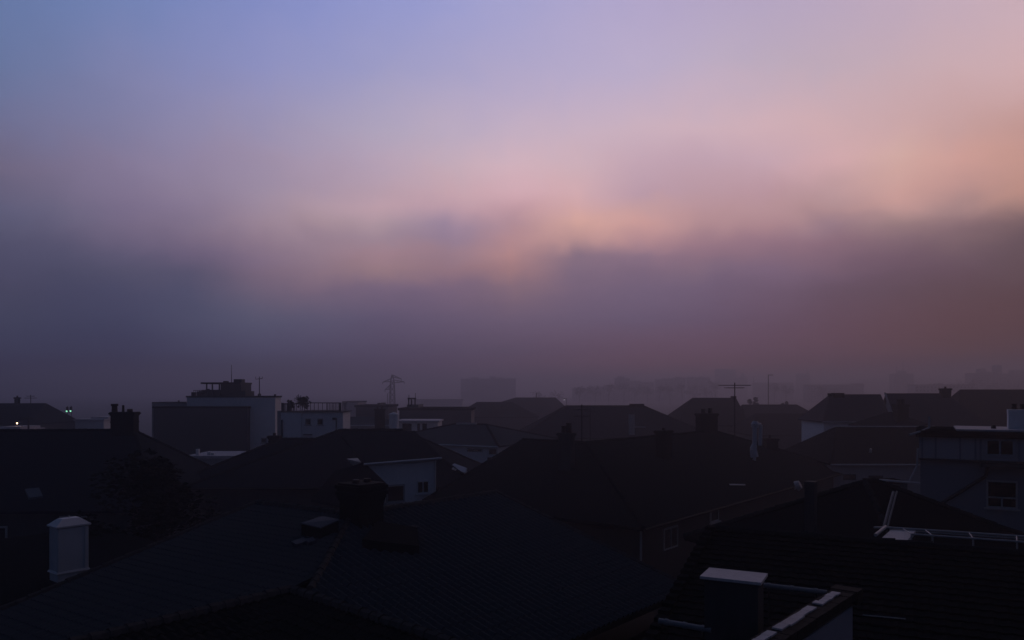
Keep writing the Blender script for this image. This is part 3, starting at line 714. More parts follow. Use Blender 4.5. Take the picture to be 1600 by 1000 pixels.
bm.faces.new(rings[0][::-1]); bm.faces.new(rings[-1]); bmesh.ops.recalc_face_normals(bm, faces=bm.faces)
hood = obj('hood', bm, 'white_render', wc)
bm = B(); rod(bm, cb+Vector((0,0,zc+.35)), cb+Vector((0,0,zc+.46)), .025, .01, 6); obj('finial', bm, 'white_paint', hood)

def leafy(name, label, cat, base, h, rx, rz, n, group=None, trunk=.16, seed=1, lsize=.22):
    rnd = random.Random(seed); base = Vector(base)
    t = thing(name, label, cat, base, group)
    bm = B(); rod(bm, base, base+Vector((.1,.05,h*.6)), trunk, trunk*.5, 8)
    blobs = []
    for k_ in range(11):
        a = rnd.uniform(0, 6.28); rr = rnd.uniform(.1,.75)*rx; zz = h-rz+rnd.uniform(-.75,.75)*rz
        cpt = base+Vector((math.cos(a)*rr, math.sin(a)*rr, zz)); blobs.append((cpt, rnd.uniform(.3,.55)*rx))
        rod(bm, base+Vector((.05,.02,h*rnd.uniform(.25,.55))), cpt, trunk*.35, trunk*.08, 5)
    obj('trunk', bm, 'bark', t)
    bm = B()
    for i in range(n):
        cpt, r = blobs[i % len(blobs)]
        v = Vector((rnd.gauss(0,1),rnd.gauss(0,1),rnd.gauss(0,1))).normalized()*r*rnd.random()**.4
        v.z *= min(1.3, rz/rx*1.2); p = cpt+v; q = Matrix.Rotation(rnd.uniform(0,6.28),3,'Z') @ Matrix.Rotation(rnd.uniform(0,3.1),3,'X')
        s = lsize*rnd.uniform(.6,1.4)
        bm.faces.new([bm.verts.new(p+q@Vector(c_)*s) for c_ in ((-.5,0,0),(0,-.28,.06),(.6,0,0),(0,.28,.06))])
    obj('crown', bm, 'leaf', t)
    return t
leafy('leafy_tree', 'dark bushy tree between the left hipped house and the tiled foreground roof', 'tree', (V(245,800,43).x,43,0), 9.3, 3.1, 2.6, 5200, seed=5, lsize=.3)
leafy('leafy_tree', 'lower dark shrubby tree behind the white hooded chimney', 'tree', (V(168,850,41).x,41,0), 6.4, 2.4, 2.0, 2600, seed=8, lsize=.3)

# ------------------------------------------------------------------ 9 blocks on the left skyline
YK = 100.0
dkx0, dkx1 = (240-800)/FPX*YK, (386-800)/FPX*YK; dz_t = 13-(638-HOR)/FPX*YK
db_ = thing('panelled_block', 'dark panelled block standing in front of the pale rendered block', 'building', ((dkx0+dkx1)/2,YK+3,0))
bm = B(); box(bm, ((dkx0+dkx1)/2, YK+.6, 0), (dkx1-dkx0, 1.2, dz_t)); obj('wall', bm, 'dark_panel', db_)
bm = B(); box(bm, ((dkx0+dkx1)/2, YK+.55, dz_t), (dkx1-dkx0+.2, 1.3, .25)); obj('roof', bm, 'bitumen', db_)
YP = 101.3
pb = thing('pale_rendered_block', 'pale rendered block with a rooftop penthouse and masts, tallest on the left skyline', 'building', (-42,YP+5,0))
def Xp(px, Y=YP): return (px-800)/FPX*Y
def Zp(py, Y=YP): return 13-(py-HOR)/FPX*Y
bm = B(); box(bm, ((Xp(292)+Xp(430))/2, YP+1.3, 0), (Xp(430)-Xp(292), 2.6, Zp(621))); obj('wall', bm, 'white_render', pb)
bm = B(); box(bm, ((Xp(237)+Xp(292))/2-.03, YP+2.4, 0), (Xp(292)-Xp(237)-.02, 4.6, Zp(630))); obj('side_wing', bm, 'grey_render', pb)
bm = B(); box(bm, ((Xp(292)+Xp(430))/2, YP+1.3, Zp(621)), (Xp(430)-Xp(292)+.2, 2.8, .22)); obj('roof', bm, 'dark_render', pb)
bm = B(); box(bm, ((Xp(237)+Xp(291))/2, YP+2.4, Zp(630)), (Xp(291)-Xp(237), 4.7, .15)); obj('side_roof', bm, 'dark_render', pb)
ph = B(); box(ph, ((Xp(342)+Xp(374))/2, YP+2.6, Zp(621)+.2), (Xp(374)-Xp(342), 4, Zp(600)-Zp(621)-.2)); box(ph, ((Xp(368)+Xp(380))/2+.02, YP+2.5, Zp(621)+.2), (Xp(380)-Xp(368), 3.6, Zp(611)-Zp(621)-.2))
pho = obj('penthouse', ph, 'dark_render', pb)
bm = B(); box(bm, ((Xp(313)+Xp(375))/2, YP+2.4, Zp(600)+.003), (Xp(375)-Xp(313), 4.6, .22)); obj('canopy', bm, 'iron', pho)
bm = B(); box(bm, ((Xp(322)+Xp(342))/2-.03, YP+1.4, Zp(621)+.2), (Xp(342)-Xp(322)-.06, 2, Zp(609)-Zp(621)-.2)); 
for px in (321,330,341): box(bm, (Xp(px), YP+.4, Zp(621)+.2), (.14,.14,Zp(600)-Zp(621)-.2))
obj('glazed_room', bm, 'steel', pho)
bm = B()
for px in (343,346,349): rod(bm, (Xp(px),YP+1.6,Zp(600)+.2), (Xp(px),YP+1.6,Zp(595)), .12)
box(bm, (Xp(363),YP+2.6,Zp(600)+.225), (1.1,1.2,.45)); box(bm, (Xp(358),YP+2.4,Zp(600)+.225), (.3,.4,.3))
obj('roof_vent', bm, 'iron', pho)
bm = B()
for px in range(300,322,3): rod(bm, (Xp(px),YP+.6,Zp(621)+.2), (Xp(px),YP+.6,Zp(610)), .03)
for py in (610,614): rod(bm, (Xp(299),YP+.6,Zp(py)), (Xp(321),YP+.6,Zp(py)), .035)
for px in (304,307,312,318): box(bm, (Xp(px),YP+1.4,Zp(621)+.2), (.4,.4,random.uniform(.5,1.0)))
box(bm, (Xp(297),YP+1.2,Zp(621)+.2), (.5,.5,.5))
obj('railing', bm, 'iron', pb)
bm = B(); rod(bm, (Xp(350.5),YP+2.6,Zp(600)), (Xp(350.5),YP+2.6,Zp(569)), .05, .03); obj('mast', bm, 'iron', pb)
bm = B(); x = Xp(397.5); rod(bm, (x,YP+2,Zp(621)), (x,YP+2,Zp(588)), .07, .05); rod(bm, (x-.5,YP+2,Zp(592)), (x+.4,YP+2,Zp(591)), .04); rod(bm, (x-.5,YP+2,Zp(592)), (x-.5,YP+2,Zp(588)), .03); rod(bm, (x+.4,YP+2,Zp(591)), (x+.4,YP+2,Zp(588)), .03); rod(bm, (x,YP+2,Zp(621)), (x,YP+2,Zp(621)+.5), .25, .2); obj('mast', bm, 'iron', pb)
bm = B(); rod(bm, (Xp(428),YP+.5,Zp(621)+.2), (Xp(428),YP+.5,Zp(616)), .14); rod(bm, (Xp(269),YP+2,Zp(630)+.15), (Xp(269),YP+2,Zp(626)), .12); obj('vent_pipe', bm, 'iron', pb)
window(pb, 408,684,417,692, Vector((0,YP,0)), (0,-1,0), mull=0, frame='grey_render', fw=.1)

# low pale building in the gap before them
gp = thing('pale_low_building', 'low pale flat roofed building glimpsed in the gap below the panelled block', 'building', (V(338,715,78).x,80,0))
gx0, gx1 = (292-800)/FPX*78, (384-800)/FPX*78; gz = 13-(712-HOR)/FPX*78
bm = B(); box(bm, ((gx0+gx1)/2, 81, 0), (gx1-gx0, 6, gz-.3)); obj('wall', bm, 'grey_render', gp)
bm = B(); box(bm, ((gx0+gx1)/2, 81, gz-.3), (gx1-gx0+.3, 6.3, .3)); gr = obj('roof', bm, 'pale_roof', gp)
for px, hh in ((309,.6),(327,.3),(333,.2)):
    bm = B(); box(bm, ((px-800)/FPX*79, 79, gz), (.3,.3,hh)); obj('roof_vent', bm, 'white_render', gr)

# white building with the railed roof terrace
YX = 90.0
xb = thing('white_terrace_building', 'white rendered building with a railed roof terrace and two small windows', 'building', (V(485,700,94).x,YX+4,0))
def Xx(px): return (px-800)/FPX*YX
def Zx(py): return 13-(py-HOR)/FPX*YX
bm = B(); box(bm, ((Xx(440)+Xx(536))/2, YX+2, 0), (Xx(536)-Xx(440), 4, Zx(644))); box(bm, ((Xx(440)+Xx(471))/2, YX-.12, 0), (Xx(471)-Xx(440), .24, Zx(644.5))); obj('wall', bm, 'white_render', xb)
bm = B(); box(bm, ((Xx(431)+Xx(440))/2-.02, YX+2.6, 0), (Xx(440)-Xx(431), 4, Zx(642))); obj('side_wall', bm, 'grey_render', xb)
bm = B(); box(bm, ((Xx(474)+Xx(536))/2+.1, YX+1.9, Zx(644)+.002), (Xx(536)-Xx(474)+.3, 4.3, .12)); box(bm, ((Xx(440)+Xx(474))/2-.02, YX+1.75, Zx(644)+.003), (Xx(474)-Xx(440), 4.1, .1)); obj('roof', bm, 'dark_render', xb)
for a4 in ((477,654,486,664),(496,654,505,664)): window(xb, *a4, Vector((0,YX,0)), (0,-1,0), mull=0, frame='grey_render', fw=.08)
bm = B(); rod(bm, V(525.5,653,YX-.1), V(525.5,680,YX-.1), .07); box(bm, V(522,656,YX-.1), (.35,.2,.25)); rod(bm, V(440.5,656,YX-.4), V(440.5,690,YX-.4), .1); obj('drainpipe', bm, 'dark_render', xb)
bm = B(); box(bm, V(481,680,YX-.15), (1.0,.3,.12)); obj('ledge', bm, 'dark_render', xb)
bm = B(); yr = YX+.2; zt0, zt1 = Zx(644)+.12, Zx(629.5)
rod(bm, (Xx(482),yr,zt1), (Xx(532),yr,zt1), .05); rod(bm, (Xx(440),yr,Zx(631)), (Xx(468),yr,Zx(631)), .07); rod(bm, (Xx(474),yr,zt0+.1), (Xx(532),yr,zt0+.1), .03)
px = 440
rr = random.Random(4)
while px < 532:
    dense = px < 462 or 506 < px < 528
    r_ = rr.choice((.04,.06,.10)) if px < 462 else .035
    rod(bm, (Xx(px),yr,zt0), (Xx(px),yr,zt1 if px > 470 else Zx(631)), r_); px += rr.uniform(1.6,3) if dense else rr.uniform(4,7)
for px in (441,450,531): box(bm, (Xx(px),yr,zt0), (.26,.26,zt1-zt0))
rod(bm, (Xx(532),yr,zt1), (Xx(532),YX+3.8,zt1), .05)
for k_ in range(4): rod(bm, (Xx(532),yr+k_*.9,zt0), (Xx(532),yr+k_*.9,zt1), .035)
obj('railing', bm, 'iron', xb)
leafy('potted_bush', 'round dark bush growing on the railed roof terrace', 'bush', (V(472,643,YX+2).x, YX+2, Zx(644)+.12), 1.75, .95, .8, 900, seed=3, trunk=.06, lsize=.22)
leafy('potted_bush', 'thin dark shrub against the left end of the terrace railing', 'bush', (V(455,643,YX+1).x, YX+1, Zx(644)+.12), 1.25, .55, .55, 350, seed=6, trunk=.04, lsize=.2)

# far left house and the lamps near it
Z_ = house('far_left_house', 'grey gabled house in haze at the far left behind the street lamp', 'house', V(-140,630,120), V(72,630,120), 6.5, 3, 1.6, 8.2, roof='tile_blue', wall='dark_render', group=None, cap=False)
chimney(Z_['t'], (V(27,630,121).x,121), 10.9, 12.1, .6, .5, u=(1,0,0), pots=1, pot_h=.3)
aerial('roof_aerial', 'faint aerial on the hazy far left house', (V(48,630,120).x,120,11.0), V(0,617,120).z, ((V(0,619,120).z,.5,(1,0,0),3),(V(0,622,120).z,.8,(1,.4,0),4)), r=.05)
for nm, lab, px, py, Y, mat, grp, r in (('street_lamp','amber street lamp glowing at the far left edge',26.7,661.5,95,'lamp_amber',None,.085),
                              ('street_lamp','small white lamp just below the green traffic signals',96.5,651.3,150,'lamp_white',None,.12),
                              ('street_lamp','lone white lamp in the haze right of the wide hazy roof',881.5,624.7,190,'lamp_white',None,.075)):
    p = V(px,py,Y); t = thing(nm, lab, 'street lamp', (p.x,p.y,0))
    bm = B(); rod(bm, (p.x+.6,p.y,0), (p.x+.6,p.y,p.z+.3), .08, .05, 8); rod(bm, (p.x+.6,p.y,p.z+.3), (p.x,p.y,p.z+.32), .04); obj('pole', bm, 'steel', t)
    bm = B(); box(bm, (p.x,p.y,p.z+.12), (.6,.3,.16), (1,0,0), .7); obj('lamp_head', bm, 'steel', t)
    bm = B(); bmesh.ops.create_uvsphere(bm, u_segments=10, v_segments=6, radius=r, matrix=Matrix.Translation((p.x,p.y,p.z))); obj('bulb', bm, mat, t)
for px, py, lab in ((104.2,642.6,'left green traffic signal of the glowing pair'),(110.2,642.3,'right green traffic signal of the glowing pair')):
    p = V(px,py,150); t = thing('traffic_signal', lab, 'traffic light', (p.x,p.y,0), 'green traffic signals')
    bm = B(); rod(bm, (p.x,p.y+.25,0), (p.x,p.y+.25,p.z+1), .07); obj('pole', bm, 'steel', t)
    bm = B(); box(bm, (p.x,p.y+.16,p.z-.25), (.36,.3,1.1)); obj('housing', bm, 'iron', t)
    bm = B(); bmesh.ops.create_uvsphere(bm, u_segments=10, v_segments=6, radius=.15, matrix=Matrix.Translation((p.x,p.y-.02,p.z))); obj('green_lens', bm, 'lamp_green', t)
bm = B(); p = V(44.5,650,88); rod(bm, (p.x,p.y,0), p, .12, .09); rod(bm, p-Vector((.5,0,.3)), p+Vector((.5,0,-.3)), .05); solo('wooden_pole', bm, 'bark', 'dark utility pole in front of the hazy far left house', 'pole', (p.x,p.y,0))
for px0, px1, py, Y, nm, lab in ((117,162,652,125,'pale_shed','pale flat roofed shed left of the potted brick chimney'),(-40,19,668,92,'pale_shed','pale low shed at the left edge beneath the amber lamp')):
    x0, x1 = (px0-800)/FPX*Y, (px1-800)/FPX*Y; z = 13-(py-HOR)/FPX*Y
    t = thing(nm, lab, 'shed', ((x0+x1)/2,Y+3,0), 'pale sheds')
    bm = B(); box(bm, ((x0+x1)/2,Y+3,0), (x1-x0,6,z-.6)); obj('wall', bm, 'white_render', t)
    bm = B(); box(bm, ((x0+x1)/2,Y+3,z-.6), (x1-x0+.4,6.4,.3)); box(bm, ((x0+x1)/2+.6,Y+4,z-.298), (x1-x0-1.8,4,.3)); obj('roof', bm, 'pale_roof', t)

# ------------------------------------------------------------------ 10 middle distance
UH = house('whitewashed_house', 'hipped house with whitewashed walls and a shuttered window, in the gap below the slab', 'house', V(712,662.5,88), V(760,662.5,86), 6.8, 6.5, 5.5, 13-(694-HOR)/FPX*80, roof='tile_slate', wall='white_render', gutter='white_paint')
up0 = UH['f0']-UH['n']*.35
window(UH['t'], 762,699,779,713, up0, UH['n'], mull=0, frame='white_paint', fw=.2)
window(UH['t'], 730,701,754,706, up0, UH['n'], mull=1, frame='grey_render', fw=.08, sill=False)
window(UH['t'], 793,697,802,708, up0, UH['n'], mull=0, frame='grey_render', fw=.1)
window(UH['t'], 762,715,778,728, up0, UH['n'], mull=0, frame='dark_render', fw=.1, sill=False)
bm = B(); rod(bm, V(713,662,86.5), V(745,662,86), .1); obj('ridge_capping', bm, 'pale_pipe', UH['t'])
YG = 105.0
gg = thing('white_garage_row', 'low white building with dark openings behind the winged house', 'building', (V(655,665,108).x,108,0))
x0, x1 = (622-800)/FPX*YG, (684-800)/FPX*YG; z = 13-(657-HOR)/FPX*YG
bm = B(); box(bm, ((x0+x1)/2,YG+3,0), (x1-x0,6,z-.25)); gw = obj('wall', bm, 'white_render', gg)
bm = B(); box(bm, ((x0+x1)/2,YG+2.8,z-.25), (x1-x0+.5,6.6,.25)); obj('roof', bm, 'pale_roof', gg)
for a4 in ((629,662,643,675),(652,662,656,674),(660,662,667,672)):
    window(gg, *a4, Vector((0,YG,0)), (0,-1,0), mull=0, frame='dark_render', fw=.1, sill=False)
def block(name, label, cat, px0, px1, py, Y, depth, wall='far_wall', roof='bitumen', group=None, bumps=(), masts=(), floors=True, base=0, rot=0):
    x0, x1 = (px0-800)/FPX*Y, (px1-800)/FPX*Y; z = 13-(py-HOR)/FPX*Y; xc = (x0+x1)/2; w = x1-x0
    t = thing(name, label, cat, (xc,Y+depth/2,0), group)
    bm = B(); box(bm, (xc,Y+depth/2,0), (w,depth,z-.4)); obj('wall', bm, wall, t)
    bm = B(); box(bm, (xc,Y+depth/2,z-.4), (w+.5,depth+.5,.4)); ro = obj('roof', bm, roof, t)
    for b0, b1, bpy in bumps:
        X0, X1 = (b0-800)/FPX*Y, (b1-800)/FPX*Y; zb2 = 13-(bpy-HOR)/FPX*Y
        bm = B(); box(bm, ((X0+X1)/2,Y+depth/2,z), (X1-X0,depth*.6,zb2-z)); obj('roof_room', bm, wall, t)
    for mx_, mpy in masts:
        X = (mx_-800)/FPX*Y; bm = B(); rod(bm, (X,Y+depth/2,z), (X,Y+depth/2,13-(mpy-HOR)/FPX*Y), .0006*Y, .0003*Y); obj('mast', bm, 'iron', t)
    if floors:
        bm = B(); nf = max(2, int(z/3)); ncol = max(2, int(w/3.2)); hh = (z-1)/nf
        for i in range(nf):
            for j in range(ncol):
                if random.random() < .9: box(bm, (x0+w*(j+.5)/ncol, Y-.03, .9+i*hh), (w/ncol*.45,.1,hh*.45))
        wo = obj('windows', bm, 'glass', t); wo['kind'] = 'stuff'
    return t
block('slab_building', 'long dark flat roofed slab behind the lattice pylon', 'building', 624, 736, 637.5, 130, 12, wall='dark_panel', floors=False, bumps=((633,651,632.5),))
bm = B(); Y = 131
for px in (638.5,643,648.5): rod(bm, V(px,633,Y), V(px,623,Y), .12)
rod(bm, V(637,622.5,Y), V(650,622.5,Y), .12); rod(bm, V(639,622,Y), V(639,617,Y), .05); rod(bm, V(649,622,Y), V(649,614,Y), .05)
solo('tank_stand', bm, 'iron', 'small steel tank stand on the roof of the dark slab', 'tank stand', V(643,633,Y))
V_ = house('low_grey_house', 'low grey roofed house between the terrace building and the dark stack', 'house', V(545,651,112), V(596,651,112), 5, 4, 3, 8.4, roof='tile_slate', wall='grey_render', gutter='white_paint', cap=False)
t = thing('brick_stack', 'tall dark brick stack standing left of the white tower', 'chimney', (V(592,670,98).x,98,0))
chimney(t, (V(593.5,670,98).x,98), 0, 13-(639-HOR)/FPX*98, 1.25, 1.1, u=(1,.15,0), pots=2, pot_h=.3)
bm = B(); p = V(615.5,672,96); zt_ = 13-(649-HOR)/FPX*96
rod(bm, (p.x,96,0), (p.x,96,zt_), .62, .6, 16); rod(bm, (p.x,96,zt_), (p.x,96,zt_+.15), .68, .68, 16); rod(bm, (p.x,96,zt_+.15), (p.x,96,zt_+.4), .66, .1, 16)
solo('white_vent_tower', bm, 'white_render', 'round white vent tower right of the dark brick stack', 'vent tower', (p.x,96,0))
block('flat_roofed_store', 'hazy flat roofed store left of the pylon', 'building', 556, 606, 633, 150, 12, floors=False, wall='dark_render', bumps=((586,590,630),))
block('hazy_low_block', 'faint grey low block right above the terrace railing', 'building', 536, 560, 627, 260, 14, floors=False)
W_ = house('wide_hazy_house', 'wide dark hazy roof left of the lone white lamp', 'house', V(806,621,230), V(868,621,230), 14, 14, 4, 7.0, roof='tile_brown', wall='dark_render', cap=False)
bm = B(); rod(bm, V(838,621,231), V(838,614,231), .12); obj('mast', bm, 'iron', W_['t'])
house('wide_hazy_house', 'second wide hazy roof in front of the tower block', 'house', V(745,628,180), V(800,627,180), 12, 5, 6, 7.5, roof='tile_brown', wall='dark_render', cap=False)
S_ = house('broad_hipped_house', 'broad hipped house in haze behind the aerials with a pale chimney breast', 'house', V(884,634.5,122), V(1006,634.5,122), 9, 7.5, 9.5, 13-(684-HOR)/FPX*113, roof='tile_blue', wall='dark_render', cap=True)
bm = B(); box(bm, V(987,690,114), (.8,.5,V(0,648,114).z-V(0,690,114).z)); obj('chimney', bm, 'grey_render', S_['t'])
bm = B(); box(bm, (V(995,635,122).x,122,V(0,637,122).z), (2.2,1,V(0,631,122).z-V(0,637,122).z)); obj('chimney', bm, 'brick_soot', S_['t'])
bm = B(); p = hit(1000,669,S_['A'],(S_['B']-S_['A']).cross(S_['f0']-S_['A']).normalized()); box(bm, p+Vector((0,0,.1)), (1.6,.2,.12)); obj('rooflight', bm, 'zinc', S_['t'])
T_ = house('hazy_hipped_house', 'hazy hipped roof behind the crossboom aerial', 'house', V(1082,621.5,150), V(1150,621.5,150), 9, 5, .0, 6.8, roof='tile_brown', wall='dark_render', cap=False)
bm = B(); box(bm, (V(1146,622,150).x,150,10.5), (.9,.9,V(0,619,150).z-10.5)); obj('chimney', bm, 'brick_soot', T_['t'])
house('hazy_terrace_house', 'dim terraced roof just right of the crossboom aerial', 'house', V(1160,632,170), V(1245,634,170), 9, 2, 4, 6.5, roof='tile_brown', wall='dark_render', cap=False)
house('hazy_cottage', 'dim low roof above the pale canopy left of the mansard house', 'house', V(1180,646,135), V(1262,647,135), 8, 3, 3, 5.8, roof='tile_brown', wall='dark_render', cap=False)
t = thing('awning_shed', 'pale tented canopy in the dip below the mansard house', 'canopy', (V(1248,708,86).x,86,0))
bm = B(); a_ = [V(1226,704,86),V(1262,704,86),V(1266,718,84),V(1238,716,84)]; shell(bm, [a_], .1); obj('awning', bm, 'pale_roof', t)
bm = B()
for p in a_: rod(bm, (p.x*.998,p.y,0), p-Vector((0,0,.1)), .06)
obj('post', bm, 'steel', t)

# ------------------------------------------------------------------ 11 houses on the right
Q1 = house('white_walled_house', 'dark gabled house with two slit windows in a low wall, left of the blue house', 'house', V(1306,668.5,76), V(1460,668.5,76), 6.4, 3.2, .0, 13-(724-HOR)/FPX*69.6, roof='tile_brown', wall='grey_render', gutter='pale_pipe')
wp = Q1['f0']-Q1['n']*.35
for a4 in ((1317,741,1337,750),(1357,743,1379,752)): window(Q1['t'], *a4, wp, Q1['n'], mull=1, frame='dark_render', fw=.08, sill=False)
pq = (Q1['A'], (Q1['B']-Q1['A']).cross(Q1['f0']-Q1['A']).normalized())
bm = B(); p = hit(1360,707,*pq); rod(bm, p, p+Vector((0,-.1,.35)), .14, .1, 8); obj('roof_vent', bm, 'zinc', Q1['t'])
bm = B(); rod(bm, Q1['A']+Vector((0,0,.1)), Q1['B']+Vector((0,0,.1)), .09, seg=8); obj('ridge_capping', bm, 'pale_pipe', Q1['t'])
Q2 = house('mansard_house', 'hazy house with a steep mansard roof and white side wall', 'house', V(1297,616,97), V(1376,618,97), 3.0, 2.2, .0, 13-(658-HOR)/FPX*94, roof='tile_red', wall='white_render', gutter='pale_pipe', cap=False, w2=5)
chimney(Q2['t'], (V(1309,616,97).x,97), 11.8, V(0,614,97).z, 1.3, .8, u=(1,0,0), pots=0, band=False); chimney(Q2['t'], (V(1296.5,616,97).x,97), 11.8, V(0,614.5,97).z, .35, .5, u=(1,0,0), pots=0, band=False)
window(Q2['t'], 1287,688,1293,694, Q2['f0']-Q2['n']*.35, Q2['n'], mull=0, frame='dark_render', fw=.08, sill=False)
Q3 = house('steep_roofed_house', 'hazy long steep roof right of the mansard house', 'house', V(1384,614.5,100), V(1478,613.5,100), 4.0, .0, 6.0, 7.0, roof='tile_red', wall='grey_render', cap=False)
bm = B(); p0_ = Q3['A']; rod(bm, p0_-Q3['d']*.1+Vector((0,0,.06)), Q3['f0']-Q3['d']*.1+Vector((0,0,.06)), .12, seg=6); obj('verge_board', bm, 'grey_render', Q3['t'])
chimney(Q3['t'], (V(1477,613,100).x,100), 12.2, V(0,607,100).z, 1.1, .8, u=(1,0,0), pots=1, pot_h=.3)
Q4 = house('small_gabled_house', 'small dark gable with a tall potted chimney in front of the steep roof', 'house', V(1386,644,88), V(1392,644,90), 3.6, 2.6, 2.6, 13-(664-HOR)/FPX*86, roof='tile_blue', wall='grey_render', cap=False)
c = V(1407.5,660,86); chimney(Q4['t'], (c.x,c.y), c.z-1.5, V(0,632,86).z, 1.3, .9, u=(1,.1,0), pots=2, pot_h=.5, pot_r=.22)
Q5 = house('broad_dark_house', 'broad dark hazy roof filling the right edge behind the blue clad house', 'house', V(1500,608.5,128), V(1680,608.5,128), 8, 5, 5, 5.5, roof='tile_brown', wall='dark_render', cap=False)
bm = B(); p = hit(1519,651,Q5['A'],(Q5['B']-Q5['A']).cross(Q5['f0']-Q5['A']).normalized()); box(bm, p+Vector((0,0,.1)), (1.0,.25,.15)); obj('rooflight', bm, 'zinc', Q5['t'])

# ------------------------------------------------------------------ 12 pylon
YY = 430.0
pyl = thing('lattice_pylon', 'tall lattice electricity pylon rising out of the haze', 'pylon', (V(613,660,YY).x,YY,0))
px_ = V(613,0,YY).x; ztop = V(0,585,YY).z
bm = B()
def wid(z): 
    k = z/ztop; return 3.1*(1-k)+1.9*k if k < .8 else 2.15-(k-.8)/.2*1.6
zs = [0]
while zs[-1] < ztop-.9: zs.append(min(ztop, zs[-1]+3.2))
cor = lambda z: [Vector((px_+a*wid(z)*.52, YY+b_*wid(z)*.52, z)) for a, b_ in ((-1,-1),(1,-1),(1,1),(-1,1))]
for z0_, z1_ in zip(zs, zs[1:]):
    c0_, c1_ = cor(z0_), cor(z1_)
    for i in range(4):
        rod(bm, c0_[i], c1_[i], .22, seg=4); rod(bm, c0_[i], c1_[(i+1)%4], .12, seg=4); rod(bm, c0_[(i+1)%4], c1_[i], .12, seg=4); rod(bm, c1_[i], c1_[(i+1)%4], .12, seg=4)
obj('lattice_tower', bm, 'steel', pyl)
def arm(p_in0, p_in1, tip):
    bm = B()
    for dy in (-.6,.6):
        rod(bm, Vector((p_in0.x,YY+dy,p_in0.z)), tip, .2, seg=4); rod(bm, Vector((p_in1.x,YY+dy,p_in1.z)), tip, .2, seg=4)
        for s in (.3,.6): rod(bm, Vector((p_in0.x,YY+dy,p_in0.z)).lerp(tip,s), Vector((p_in1.x,YY+dy,p_in1.z)).lerp(tip,s), .08, seg=4)
    return obj('cross_arm', bm, 'steel', pyl)
for pin, pout, tip in (((610,592),(610,596),(598,597)),((616,594),(616,598),(631.5,596.5)),((610,601),(610,608),(601.5,609)),((614,586),(614,589),(627,592))):
    a_ = arm(V(*pin,YY), V(*pout,YY), V(*tip,YY))
    bm = B(); t0 = V(*tip,YY); rod(bm, t0, t0-Vector((0,0,1.3)), .16, seg=6); obj('insulator', bm, 'steel', a_)
bm = B(); rod(bm, V(605.5,615,YY), V(605.5,650,YY), .25, seg=5); rod(bm, V(605.5,615,YY), V(610,612,YY), .12); obj('service_mast', bm, 'steel', pyl)

# ------------------------------------------------------------------ 13 skyline in the fog
block('tower_block', 'wide square tower block in the fog right of the pylon', 'tower block', 720, 806, 592, 1031, 22, bumps=((736,746,589),(765,774,588),(777,786,589.5),(793,799,590.5),(801,806,591)))
sky = [(895,924,606.5,1033,()),(925,945,604,1058,()),(945,961,601.5,1082,()),(962,984,591,1106,((966,976,588),)),(985,1001,595,1131,()),(1003,1022,597,1155,()),(1026,1036,593,1131,()),(1038,1052,591.5,1131,()),(1054,1071,590.5,1117,((1057,1064,589),)),(1076,1089,589.5,1131,()),(1092,1110,590,1131,((1096,1100,588),)),(1111,1122,598,1155,())]
words_ = ['lowest hazy block, left end of the fogbound row','second hazy block from the left of the fogbound row','third hazy block from the left of the fogbound row','hazy block with a stair head, the tallest near the left of the row','hazy block just right of the one with the stair head','low hazy block in the dip of the fogbound row','narrow hazy slab left of centre in the row','hazy slab with a flat top next to the narrow slab','hazy slab with a long roof room in the row','slim hazy slab between the two roof room slabs','hazy slab with a tiny roof room at the right of the row','low hazy end block beneath the tall pale tower']
for (a0_, a1_, py, Y, bu), lab in zip(sky, words_): block('hazy_block', lab, 'tower block', a0_, a1_, py, Y, 14, group='tower blocks in the fog', bumps=bu)
block('hazy_tower', 'tall pale tower barely visible in the fog above the crossboom aerial', 'tower block', 1121, 1150, 577, 1547, 20, bumps=((1121,1127,576),))
t = block('domed_tower', 'faint pointed tower in the fog beside the tall pale tower', 'tower', 1153, 1168, 591, 1374, 14, floors=False)
bm = B(); c = V(1160.5,591,1386); rod(bm, c, c+Vector((0,0,V(0,583,1386).z-c.z)), 5.6, 2.0, 12); rod(bm, V(1160,583,1386), V(1160,580,1386), 1.0, .2); obj('spire', bm, 'far_wall', t)
block('hazy_block', 'faint low block under the lamp mast in the fog', 'tower block', 1180, 1240, 598, 1146, 14, group='tower blocks in the fog', masts=((1180,586),(1241,597)))
bm = B(); Y = 300; rod(bm, (V(1200.5,0,Y).x,Y,0), V(1200.5,585.5,Y), .2, .13); rod(bm, V(1200.5,586,Y), V(1208,586,Y), .11); solo('lamp_mast', bm, 'steel', 'thin tall mast with a single arm standing in the fog', 'mast', (V(1200.5,0,Y).x,Y,0))
t = block('church_tower', 'faint square tower with a corner turret in the fog', 'tower', 1248, 1265, 584, 1374, 14, floors=False, masts=())
bm = B(); c = V(1262,584,1386); rod(bm, c, V(1262,576,1386), 2.4, 1.0, 8); obj('turret', bm, 'far_wall', t)
block('hazy_block', 'long faint block behind the mansard house', 'tower block', 1262, 1350, 601, 916, 14, group='tower blocks in the fog', bumps=((1335,1352,599),))
block('hazy_tower', 'foggy block with two thin masts above the steep roof', 'tower block', 1398, 1428, 584, 1089, 16, bumps=((1408,1418,579),), masts=((1405,569),(1415.5,560)))
block('hazy_block', 'foggy block with uneven roof rooms near the right edge', 'tower block', 1520, 1554, 583, 916, 16, group='tower blocks in the fog', bumps=((1535,1543,576),(1546,1553,581)))
block('hazy_block', 'foggy block with a chimney at the right edge', 'tower block', 1556, 1612, 584, 939, 16, group='tower blocks in the fog', bumps=((1560,1568,570.5),(1586,1612,578)))
block('hazy_block', 'low foggy terrace between the masts block and the right edge blocks', 'tower block', 1430, 1522, 601, 709, 14, group='tower blocks in the fog', bumps=((1468,1476,599),))
